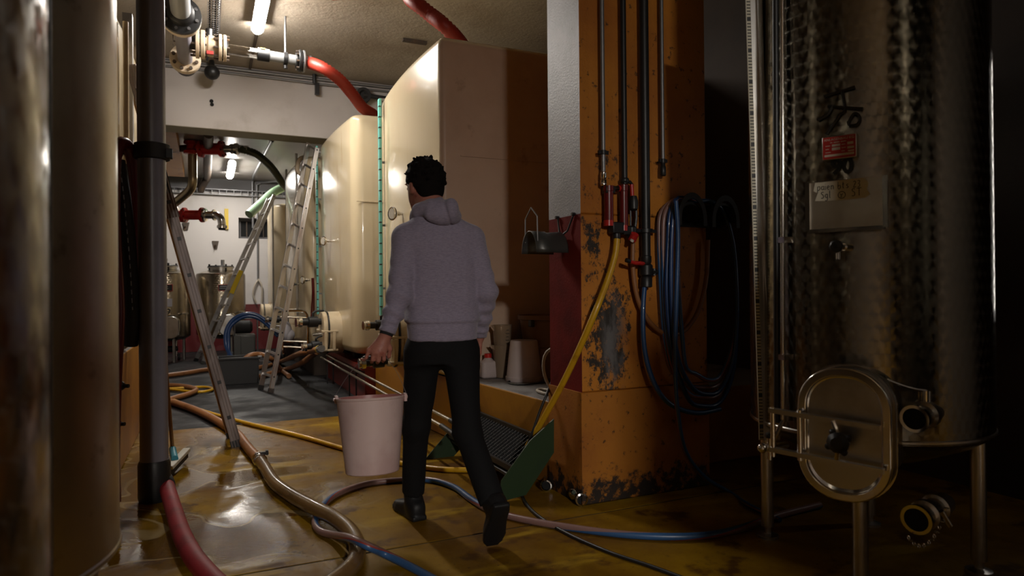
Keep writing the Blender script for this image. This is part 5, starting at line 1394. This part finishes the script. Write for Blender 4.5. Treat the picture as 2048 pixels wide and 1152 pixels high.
# ------------------------------------------------------------------ pipework of the back room
solo('ceiling_duct', MB().bb((-1.25, 9.2, 3.20), (-.36, 13.2, CEILB)), M['orange_box'], 'orange plywood casing under the back ceiling by the dark pole', 'casing', origin=(-.8, 11, 3.3))
d0 = 9.75
VA = thing('valve_assembly', 'upper red valve group with a steel hose tail under the back ceiling', 'valve', PD(385, 298, d0))
c = PD(385, 296, d0); m = MB().lathe([(.09, -.10), (.12, -.09), (.12, -.05), (.08, -.03), (.08, .04), (.12, .06), (.12, .09), (.09, .10)], c, UP, 22); build('tee_body', m, M['red'], VA)
m = MB().lathe([(.11, .0), (.115, .03), (.08, .05), (.085, .16), (.05, .18)], c+UP*.09, UP, 20); k = build('black_cap', m, M['black'], VA); build('indicator', MB().cyl(c+UP*.25, c+UP*.36, .045, n=14), M['red_hose'], k)
p = lambda u, v=298: PD(u, v, d0)
m = MB().cyl(p(392), p(405), .06, n=16); L = (p(446)-p(400)).length
m.lathe([(.125, 0), (.125, .035), (.085, .045), (.085, L-.05), (.12, L-.04), (.12, L)], p(400), RT, 24); b = build('valve_body', m, M['red'], VA); mm = MB(); bolts(mm, p(402), RT, .105, 6, .06, .012); bolts(mm, p(444), RT, .1, 6, .06, .012); build('bolt', mm, M['rust'], b)
build('hose_tail', MB().lathe([(.055, 0), (.055, .10), (.075, .11), (.075, .14), (.055, .15), (.085, .17), (.085, .21), (.06, .23), (.05, .30), (.05, .36)], p(447), RT, 22), M['chrome'], VA)
build('side_outlet', MB().cyl(c-RT*.05, c-RT*.36-UP*.02, .05, n=14), M['rust'], VA)
pts = [p(478), p(492, 301), PD(515, 310, 9.9), PD(543, 335, 10.3), PD(566, 368, 10.9), PD(585, 388, 11.5), V3((1.5, 12.3, 2.66))]
hose('ribbed_hose', 'olive green ribbed hose curving from the upper red valve to the farthest tank', pts, .055, M['green_hose'], n=14, step=.02, rf=rib)
m = MB().tube([c-UP*.08, PD(385, 340, d0), PD(385, 366, d0), PD(380, 380, d0+.05), PD(362, 396, d0+.15), PD(338, 415, d0+.3), PD(325, 428, d0+.4)], .062, 16, step=.05)
solo('steel_riser', m, M['pipe_bronze'], 'tea-stained steel pipe dropping from the upper red valve and bending left', 'pipe', origin=c)
d1 = 10.3; p = lambda u, v=430: PD(u, v, d1)
VB = thing('valve_assembly', 'lower red valve with a polished elbow before the white back wall', 'valve', p(388))
L = (p(408)-p(368)).length
m = MB().lathe([(.115, 0), (.115, .035), (.075, .045), (.075, L-.045), (.115, L-.035), (.115, L)], p(367), RT, 24); b = build('valve_body', m, M['red'], VB); mm = MB(); bolts(mm, p(369), RT, .098, 6, .06, .012); bolts(mm, p(406), RT, .098, 6, .06, .012); build('bolt', mm, M['rust'], b)
m = MB().lathe([(.10, -.02), (.13, 0), (.13, .03), (.07, .06)], p(350), RT, 20); m.cyl(p(340), p(352), .07, n=16); build('left_flange', m, M['ivory'], VB); build('left_body', MB().lathe([(.07, 0), (.09, .03), (.09, .08), (.06, .12)], p(355, 433), RT, 18), M['red'], VB)
m = MB().lathe([(.10, 0), (.10, .02), (.06, .03), (.06, .13), (.085, .14), (.085, .16)], p(409), RT, 20); m.tube([p(424), p(434, 431), p(442, 438), p(444, 450)], .058, 16, step=.03); m.lathe([(.06, 0), (.075, .01), (.075, .05), (.055, .06)], p(444, 450), -UP, 20); build('elbow', m, M['chrome'], VB)
build('outlet_mouth', MB().cyl(p(444, 458), p(444, 460), .052, n=18), M['void'], VB)
m = MB().tube([PZ(417, 268, 3.28), PZ(415, 340, 3.28), PY(415, 356, 13.9), PY(404, 373, 14.05), PY(402, 382, 14.1)], .065, 12, smooth=False); solo('ceiling_pipe', m, M['rust'], 'dark rusty pipe on the back ceiling behind the upper red valve', 'pipe')
m = MB().tube([PZ(348, 310, 3.18), PZ(353, 365, 3.12), PZ(360, 372, 3.0)], .03, 8); 
# cable ladder along the back wall, conduits, brackets
m = MB(); zt = 3.09
for z in (zt-.05, zt+.05): m.bar((-2.9, YB-.10, z), (1.45, YB-.10, z), .03, .012)
x = -2.9
while x < 1.45: m.bar((x, YB-.10, zt-.05), (x, YB-.10, zt+.05), .06, .008); x += .13
m.bar((-2.9, YB-.04, zt-.05), (1.45, YB-.04, zt-.05), .1, .006)
solo('cable_tray', m, M['gal'], 'galvanised cable tray along the top of the back wall', 'cable tray', origin=(0, YB-.1, zt))
for k, (pp, r) in enumerate((([PZ(545, 282, CEILB-.03), PZ(507, 352, CEILB-.03), PY(505, 362, YB-.05), PY(506, 456, YB-.03)], .022), ([PZ(590, 358, CEILB-.06), PY(522, 366, YB-.05), PY(514, 370, YB-.05), PY(516, 560, YB-.03)], .016))):
    solo('conduit', MB().tube(pp, r, 8, smooth=False), M['gal'], ('grey conduit crossing the back ceiling and dropping to the niche', 'grey conduit dropping past the niche to the coiled cord')[k], 'conduit')
m = MB().tube([PY(516, 560, YB-.04), PY(509, 572, YB-.06), PY(506, 590, YB-.06), PY(513, 606, YB-.05)], .018, 6); m.tube([PY(516, 558, YB-.05), PY(523, 570, YB-.07), PY(524, 590, YB-.06), PY(523, 606, YB-.05)], .018, 6)
solo('wall_hose', m, M['white_hose'], 'thin cream hose looped on the white back wall', 'hose')
q = PY(453, 438, YB-.03); solo('yellow_bar', MB().box(q, (.07, .04, .40)), M['yellow_tape'], 'yellow upright bar on the white back wall', 'bar', origin=q)
for k, (u, v) in enumerate(((372, 452), (431, 489))):
    q = PY(u, v, YB-.03); m = MB().prism([(-.06, .07), (.06, .07), (.03, -.08), (-.03, -.08)], q, (1, 0, 0), (0, 0, 1), -.03); m.cyl(q+V3((0, -.03, 0)), q+V3((0, -.09, 0)), .015, n=8)
    solo('wall_bracket', m, M['rust'], ('small bracket on the back wall under the lower red valve', 'small bracket on the back wall above the small steel tanks')[k], 'bracket', origin=q)
q0, q1, q2 = PD(498, 429, 11.2), PD(548, 384, 11.75), PD(590, 364, 12.3)
m = MB().tube([q0, q0.lerp(q1, .5), q1, q2], .075, 14, step=.08); solo('plastic_chute', m, M['mint'], 'pale mint plastic tube lying up on the farthest tank', 'tube', origin=q0)
# ------------------------------------------------------------------ on the column: pipes, mixer valves, hose hanger
yc = CY0-.045
def drop(name, label, u, v, r, mt, clips=(), taper=True):
    p = PY(u, v, yc); t = thing(name, label, 'pipe', p); build('pipe', MB().cyl(p, (p.x, yc, 3.9), r, n=16), mt, t)
    for vv in clips:
        q = V3((p.x, yc, PY(u, vv, yc).z)); m = MB().lathe([(r*1.05, -.012), (r*1.5, -.010), (r*1.5, .010), (r*1.05, .012)], q, (0, 0, 1), 14)
        m.box(q+V3((-r*1.9, 0, 0)), (r*1.2, .014, .018)); m.box(q+V3((r*1.9, 0, 0)), (r*1.2, .014, .018)); m.cyl(q, q+V3((0, .045, 0)), .006, n=8); build('pipe_clip', m, M['black'], t)
    return t, p
t, p = drop('water_pipe', 'thin steel pipe nearest the column edge, ending at the red filters', 1207, 372, .012, M['gal'], (305,))
build('pipe_union', MB().lathe([(.012, 0), (.018, .006), (.018, .03), (.013, .036), (.017, .042), (.017, .07), (.012, .075)], p, (0, 0, 1), 10), M['chrome'], t)
drop('water_pipe', 'black pipe in the middle of the column face, above the red filters', 1249, 368, .0165, M['black'], ())
t, p3 = drop('water_pipe', 'thickest dark pipe on the column, running down to the lever valve', 1292, 536, .026, M['black'], (462,))
t, p = drop('water_pipe', 'thin steel pipe on the column stopping short above the coiled hose', 1326, 352, .0105, M['gal'], (322,))
build('pipe_end', MB().lathe([(.013, 0), (.017, .005), (.017, .05), (.013, .055), (.013, .085)], p, (0, 0, 1), 12), M['black'], t)
q = lambda u, v, y=yc: PY(u, v, y)
FT = thing('water_filter', 'pair of grimy red water filters on the column above the yellow hose', 'filter', q(1235, 420))
def canister(u, v0, v1, r, y):
    a, b = q(u, v1, y), q(u, v0, y); L = b.z-a.z; return MB().lathe([(r*.6, 0), (r*.95, .008), (r, .02), (r, L*.86), (r*1.12, L*.87), (r*1.12, L)], (b.x, y, a.z), (0, 0, 1), 22)
for u, v0, v1, r in ((1217, 372, 452, .025), (1247, 370, 462, .022)):
    b = build('filter_bowl', canister(u, v0, v1, r, yc-.005), M['red_dark'], FT); c = q(u, v1-6, yc-.005); build('bowl_cap', MB().cyl((c.x, c.y, c.z-.016), (c.x, c.y, c.z+.014), r*1.06, n=20), M['red'], b)
build('filter_head', MB().box(q(1217, 380), (.055, .05, .04)), M['black'], FT, bev=.004)
m = MB(); m.cyl(q(1217, 378), q(1250, 376), .013, n=12); build('cross_pipe', m, M['black'], FT); build('cross_union', MB().cyl(q(1229, 378), q(1236, 377), .017, n=12), M['chrome'], FT)
build('red_union', MB().cyl(q(1236, 377), q(1243, 377), .018, n=12), M['red'], FT)
m = MB().tube([q(1250, 366), q(1262, 364), q(1265, 372)], .010, 8); m.lathe([(.02, 0), (.024, .006), (.024, .02), (.02, .026)], q(1249, 366), (0, 0, 1), 14); build('top_joint', m, M['black'], FT)
build('red_tube', MB().cyl(q(1263, 369, yc-.01), q(1265, 400, yc-.01), .011, n=12), M['red'], FT)
m = MB(); m.lathe([(.012, 0), (.024, .01), (.026, .05), (.018, .08)], q(1267, 422, yc-.01), (0, 0, 1), 14); m.tube([q(1264, 400), q(1271, 412), q(1272, 440), q(1268, 462)], .009, 8); m.cyl(q(1261, 405), q(1261, 460), .006, n=8); build('gauge_body', m, M['black'], FT)
m = MB(); m.box(q(1233, 456), (.075, .05, .06)); m.lathe([(.016, 0), (.022, .01), (.022, .04), (.017, .06)], (q(1233, 482).x, yc, q(1233, 484).z), (0, 0, 1), 14); build('manifold', m, M['black'], FT, bev=.006)
m = MB(); m.lathe([(.02, 0), (.03, .01), (.03, .05), (.022, .07)], q(1262, 452), (0, 0, -1), 14); m.box(q(1252, 462), (.06, .05, .04)); build('mixer_body', m, M['black'], FT)
m = MB(); m.cyl(q(1264, 480, yc-.02), q(1270, 468, yc-.045), .022, n=14); kn = build('mixer_knob', m, M['red'], FT); build('knob_mark', MB().cyl(q(1263, 483, yc-.05), q(1265, 479, yc-.055), .011, n=10), M['sign_white'], kn)
build('side_stub', MB().cyl(q(1268, 460), q(1283, 459), .007, n=8), M['red_dark'], FT)
build('hose_nipple', MB().cyl(q(1234, 470, yc), q(1234, 486, yc), .019, n=12), M['black'], FT)
hose('rubber_hose', 'tan hose below the red filters swinging down behind the coil', [q(1266, 478), q(1266, 540), q(1276, 600), q(1300, 645), q(1330, 667, yc+.01), q(1365, 664, yc+.01), q(1395, 625, yc+.01), q(1412, 560, yc+.01), q(1416, 480, yc+.01)], .013, M['tan_hose'], n=10)
LV = thing('lever_valve', 'black shut-off valve with a red lever at the end of the thick pipe', 'valve', q(1290, 520))
m = MB().lathe([(.024, -.02), (.033, -.015), (.033, .03), (.026, .04), (.036, .05), (.036, .10), (.026, .11), (.03, .12), (.03, .15), (.02, .16)], (p3.x, yc, q(1290, 568).z), (0, 0, 1), 18); build('valve_body', m, M['black'], LV)
m = MB().cyl(q(1290, 528), q(1272, 526, yc-.04), .012, n=10); m.tube([q(1280, 526, yc-.05), q(1268, 526, yc-.06), q(1258, 522, yc-.06)], .010, 8); l = build('lever', m, M['red'], LV); build('lever_end', MB().cyl(q(1260, 523, yc-.06), q(1252, 520, yc-.06), .012, n=10), M['black'], l)
m = MB().cyl(q(1296, 545), q(1314, 544), .014, n=10); m.cyl(q(1308, 537), q(1308, 551), .012, n=8); build('side_tap', m, M['black'], LV)
hose('striped_hose', 'blue striped hose hanging from the lever valve into the coil', [q(1290, 560), q(1286, 620, yc-.02), q(1288, 690, yc-.03), q(1300, 745, yc-.04), q(1322, 790, yc-.05), q(1352, 815, yc-.06), q(1395, 826, yc-.04), q(1440, 818, yc-.02)], .0135, M['duo_blue'], n=12)
# hanger with coil
HG = thing('hose_hanger', 'black hose hanger on the column carrying the coiled striped hose', 'hanger', q(1375, 420))
hc = q(1347, 446, CY0); m = MB()
def half(c, R, dep, a0=0, a1=pi):
    n = 20; vs = []; fs = []
    for y in (c.y-.002, c.y-dep):
        for rr in (R, R-.012):
            for i in range(n+1): a = a0+(a1-a0)*i/n; vs.append(V3((c.x+rr*cos(a), y, c.z+rr*1.15*sin(a))))
    k = n+1
    for i in range(n): fs += [(i, i+1, 2*k+i+1, 2*k+i), (k+i, 3*k+i, 3*k+i+1, k+i+1), (2*k+i, 2*k+i+1, 3*k+i+1, 3*k+i), (i, k+i, k+i+1, i+1)]
    return MB().add(vs, fs)
build('saddle', half(hc, .088, .15), M['black_matt'], HG)
hc2 = q(1412, 450, CY0); build('saddle', half(hc2, .095, .15), M['black_matt'], HG)
m = MB().lathe([(.10, 0), (.112, .004), (.112, .010), (.10, .014)], hc+V3((0, -.15, -.0)), (0, 1, 0), 24, False, 0, pi); 
for cc_ in (hc, hc2):
    fl = lambda a, b: [(a*cos(pi*i/18), b*sin(pi*i/18)) for i in range(19)]
    build('saddle_flange', MB().ringprism(fl(.098, .150)+[(-.098, -.03), (.098, -.03)], fl(.074, .118)+[(-.074, -.03), (.074, -.03)], (cc_.x, CY0-.165, cc_.z), (1, 0, 0), (0, 0, 1), -.008), M['black_matt'], HG)
build('back_plate', MB().bb((hc.x-.10, CY0-.012, hc.z-.02), (hc2.x+.1, CY0, hc.z+.06)), M['black_matt'], HG)
specs = [(1318, 1322, 1340, 1395, 775, .0), (1326, 1328, 1346, 1400, 795, .03), (1336, 1333, 1352, 1405, 812, .06), (1343, 1342, 1362, 1410, 788, .09), (1354, 1358, 1372, 1415, 760, .05)]
for k, (ut, um, ul, ub, vb, dy) in enumerate(specs):
    y = CY0-.04-dy*.9
    pts = [q(1392, 402, y), q(1372, 397, y), q(1352, 398, y), q(ut+4, 425, y), q(ut, 480, y), q(um, 580, y), q(um+6, 670, y), q(ul, 735, y), q((ul+ub)/2, vb-12, y), q(ub, vb, y), q(1440, vb-8, y+.01), q(1466, vb-70, y+.02), q(1474, 620, y+.02), q(1468, 500, y+.02), q(1450, 430, y+.01), q(1425, 404, y)]
    lab = ['outermost left loop of the coiled striped hose on the column', 'second loop of the coiled striped hose on the column', 'bluest loop of the coiled striped hose on the column', 'fourth loop of the coiled striped hose on the column', 'innermost loop of the coiled striped hose on the column'][k]
    hose('striped_hose', lab, pts, .0125, M['duo_blue'] if k in (2, 3) else M['duo'], n=10, group='coiled hose on the column', closed=True)
y = CY0-.16
hose('striped_hose', 'striped hose dropping from the coil to the dark floor at right', [q(1352, 402, y), q(1356, 480, y), q(1352, 620, y), q(1350, 740, y), q(1356, 830, y), q(1372, 905, y), q(1410, 955, y), q(1460, 985, y), PZ(1500, 1012, .014), PZ(1560, 1040, .014)], .0125, M['duo_blue'], n=10)
# tin hose saddle on the left face
SD = thing('hose_saddle', 'dark tin hose saddle on wire hooks on the red side of the column', 'hanger', (CX0, 3.2, 1.40))
R = .075; yc2 = 3.2; zc = PX(1120, 505, 1.70).z-.0
m = MB(); n = 16; vs = []; fs = []
xs = [CX0-.02, CX0-.03, CX0-.12, CX0-.13, CX0-.215]; rs_ = [R, R*1.06, R*1.0, R*1.06, R*1.06]
for x, rr in zip(xs, rs_):
    for i in range(n+1): a = pi*i/n; vs.append(V3((x, yc2-rr*cos(a)*1.15, zc+rr*1.5*sin(a))))
for k in range(len(xs)-1):
    for i in range(n): fs.append((k*(n+1)+i, k*(n+1)+i+1, (k+1)*(n+1)+i+1, (k+1)*(n+1)+i))
m.add(vs, fs); o = build('saddle_sheet', m, M['tin'], SD); s_ = o.modifiers.new('thick', 'SOLIDIFY'); s_.thickness = .004
m = MB(); e = CX0-.20
m.tube([(e, yc2-.075, zc+.06), (e-.005, yc2-.082, zc+.19), (e, yc2, zc+.245), (e+.005, yc2+.082, zc+.19), (e, yc2+.075, zc+.06)], .0035, 6, smooth=False); build('wire_loop', m, M['gal'], SD)
m = MB()
for yy in (yc2-.12, yc2+.06): m.tube([(CX0-.006, yy, zc+.205), (CX0-.012, yy*.5+yc2*.5, zc+.12), (CX0-.03, yc2+(yy-yc2)*.3, zc+.10)], .005, 6, smooth=False); m.cyl((CX0, yy, zc+.205), (CX0-.02, yy, zc+.205), .009, n=8)
build('wall_hook', m, M['black'], SD)

# ------------------------------------------------------------------ on the concrete shelf
sh = .492
c = V3((2.035, 4.25, sh)); b = thing('bucket', 'milky plastic bucket standing upside down on the concrete shelf', 'bucket', c)
build('pail_shell', MB().lathe([(.130, 0), (.133, .006), (.133, .03), (.126, .034), (.098, .275), (.092, .285), (.001, .285)], c, (0, 0, 1), 40), M['translucent'], b)
c = V3((1.965, 4.47, sh))
for k, dz in enumerate((0, .145)):
    j = thing('measuring_jug', ('lower of two nested amber measuring jugs against the tank side', 'upper of two nested clear measuring jugs with a bright edge')[k], 'jug', c+V3((0, 0, dz)), 0, 'nested measuring jugs')
    q0 = c+V3((0, 0, dz+.0)); s = 1.0-.03*k
    build('jug_wall', MB().lathe([(.001, .002), (.052*s, .002), (.056*s, .01), (.075*s, .235), (.078*s, .24), (.072*s, .236), (.053*s, .012), (.001, .008)], q0, (0, 0, 1), 32, False), M['jug'], j)
    build('spout', MB().prism([(0, .24), (-.03, .242), (0, .20)], q0+V3((-.071*s, -.015, 0)), (1, 0, 0), (0, 0, 1), -.03), M['jug'], j)
    mm = MB()
    for i in range(7): mm.box(q0+V3((.01, -.0665*s-.001*i*1.6, .06+i*.024)), (.03 if i % 2 else .018, .002, .003))
    build('scale_mark', mm, M['ink'], j)
c = V3((1.862, 4.50, sh)); b = thing('plastic_bottle', 'small white canister with a red cap on the end of the shelf', 'bottle', c)
build('canister', MB().prism(rrect(.12, .09, .025), c, (1, 0, 0), (0, 1, 0), .125), M['translucent'], b, bev=.012)
build('neck', MB().lathe([(.05, 0), (.03, .02), (.022, .03), (.022, .04)], c+V3((0, 0, .12)), (0, 0, 1), 18), M['translucent'], b)
build('cap', MB().lathe([(.027, 0), (.027, .028), (.024, .03)], c+V3((0, 0, .148)), (0, 0, 1), 18), M['red'], b)
c = V3((2.27, 4.37, sh)); b = thing('round_tub', 'large brown tub in the shadow behind the upturned bucket', 'tub', c)
tb = mat('brown_tub_plastic', (.22, .11, .045), .45)
build('tub_wall', MB().lathe([(.001, .006), (.125, .006), (.13, 0), (.155, .22), (.162, .225), (.19, .42), (.205, .425), (.205, .455), (.195, .455), (.148, .215), (.12, .02), (.001, .02)], c, (0, 0, 1), 44, False), tb, b)
build('tub_handle', MB().box(c+V3((-.17, -.11, .40)), (.03, .05, .05)), M['black'], b, bev=.006)
m = MB().tube([(1.86, 4.12, sh+.006), (1.90, 4.02, sh+.006), (2.02, 4.03, sh+.006), (2.14, 4.08, sh+.006), (2.2, 4.18, sh+.006)], .006, 6); m.tube([(1.86, 4.12, sh+.006), (1.88, 4.2, sh+.006), (1.93, 4.22, sh+.006)], .006, 6); solo('power_cable', m, M['black'], 'black cable end curled in front of the upturned bucket', 'cable')
hose('white_cord', 'off-white cord hanging in the gap by the red column side and lying on the shelf', [(1.97, 3.6, sh+.30), (1.90, 3.65, sh+.25), (1.885, 3.66, sh+.15), (1.91, 3.64, sh+.05), (1.96, 3.62, sh+.012), (1.92, 3.75, sh+.010), (1.87, 3.72, sh+.010), (1.86, 3.58, sh+.010), (1.92, 3.5, sh+.010)], .010, M['white_hose'], 'cord', n=8)

# ------------------------------------------------------------------ the green rack against the curb, steel pipes, loose fittings
RK = thing('drip_rack', 'dark green steel rack with slanted end plates and a black grating by the curb', 'rack', (1.6, 3.8, 0))
def plate(pp, y, nm, mt):
    P = []
    for u, v in pp: w_ = PY(u, v, y); P.append((w_.x, max(.001, w_.z)))
    b = build(nm, MB().prism(P, (0, y, 0), (1, 0, 0), (0, 0, 1), -.008), mt, RK); return b
plate([(1108, 838), (1108, 905), (1052, 990), (1000, 1004), (1003, 962), (1060, 882)], 3.255, 'end_plate', M['green'])
plate([(964, 796), (966, 845), (908, 926), (850, 924), (893, 868)], 4.30, 'end_plate', M['green'])
a0, a1 = V3((1.715, 3.27, .275)), V3((1.69, 4.29, .275)); b0, b1 = V3((1.515, 3.27, .150)), V3((1.49, 4.29, .150))
fr = build('tray_frame', MB().bar(a0, a1, .02, .05), M['black'], RK); build('tray_frame', MB().bar(b0, b1, .02, .03), M['black'], RK)
m = MB()
for i in range(1, 26): m.bar(a0.lerp(a1, i/26), b0.lerp(b1, i/26), .006, .018)
for i in range(1, 8): m.bar(a0.lerp(b0, i/8), a1.lerp(b1, i/8), .005, .006, (0, 0, 1))
g = build('grating_bar', m, M['black_matt'], fr); 
build('drip_tray', MB().prism([(1.50, .10), (1.71, .22), (1.71, .23), (1.50, .115)], (0, 4.28, 0), (1, 0, 0), (0, 0, 1), 1.0), M['black'], RK)
for k, (x, u, v, un, vn) in enumerate(((1.405, 797, 786, 902, 846), (1.335, 769, 787, 884, 852))):
    z = PX(u, v, x).z; e = PX(un, vn, x); t = thing('steel_pipe', ('upper of two stainless pipes along the red plinth', 'lower of two stainless pipes along the red plinth')[k], 'pipe', (x, e.y, z), 0, 'stainless pipes along the plinth')
    build('pipe', MB().cyl((x, e.y, z), (x, 8.9, z), .0115, n=12), M['steel_mill'], t); build('pipe_end', MB().cyl((x, e.y-.22, z-.01), (x, e.y+.01, z), .017, n=12), M['black'], t)
    m = MB()
    for yy in (5.2, 7.0, 8.4): m.bar((x, yy, z), (1.56, yy, z), .02, .012)
    for yy in (5.2, 7.0, 8.4): m.bar((x, yy, z), (x, yy, 0), .014, .014)
    build('bracket', m, M['black'], t)
p = PZ(1092, 972, .032); ax = (PZ(1116, 925, .032)-p).normalized(); L = .20
t = thing('pipe_fitting', 'steel pipe fitting on the floor by the green rack, open end facing out', 'fitting', p)
build('tube', MB().lathe([(.026, 0), (.033, .002), (.033, .02), (.026, .03), (.026, L*.7), (.034, L*.72), (.034, L*.85), (.028, L)], p, ax, 20, False), M['chrome'], t); build('bore', MB().cyl(p+ax*.012, p+ax*.016, .025, n=18), M['void'], t)
p = PZ(1164, 1000, .034); ax = (PZ(1124, 962, .034)-p).normalized()
t = thing('ball_valve', 'loose steel ball valve with a black handle at the column foot', 'valve', p)
b = build('valve_body', MB().lathe([(.026, 0), (.034, .003), (.034, .02), (.026, .03), (.026, .06), (.036, .08), (.036, .13), (.026, .15), (.026, .20), (.033, .21), (.033, .23)], p, ax, 20, False), M['chrome'], t); build('bore', MB().cyl(p+ax*.012, p+ax*.016, .025, n=18), M['void'], t)
q_ = p+ax*.10; build('lever', MB().tube([q_+V3((0, 0, .03)), q_+V3((.0, 0, .07)), q_+V3((.03, .03, .11)), q_+V3((.035, .03, .16))], .011, 8), M['black'], b)
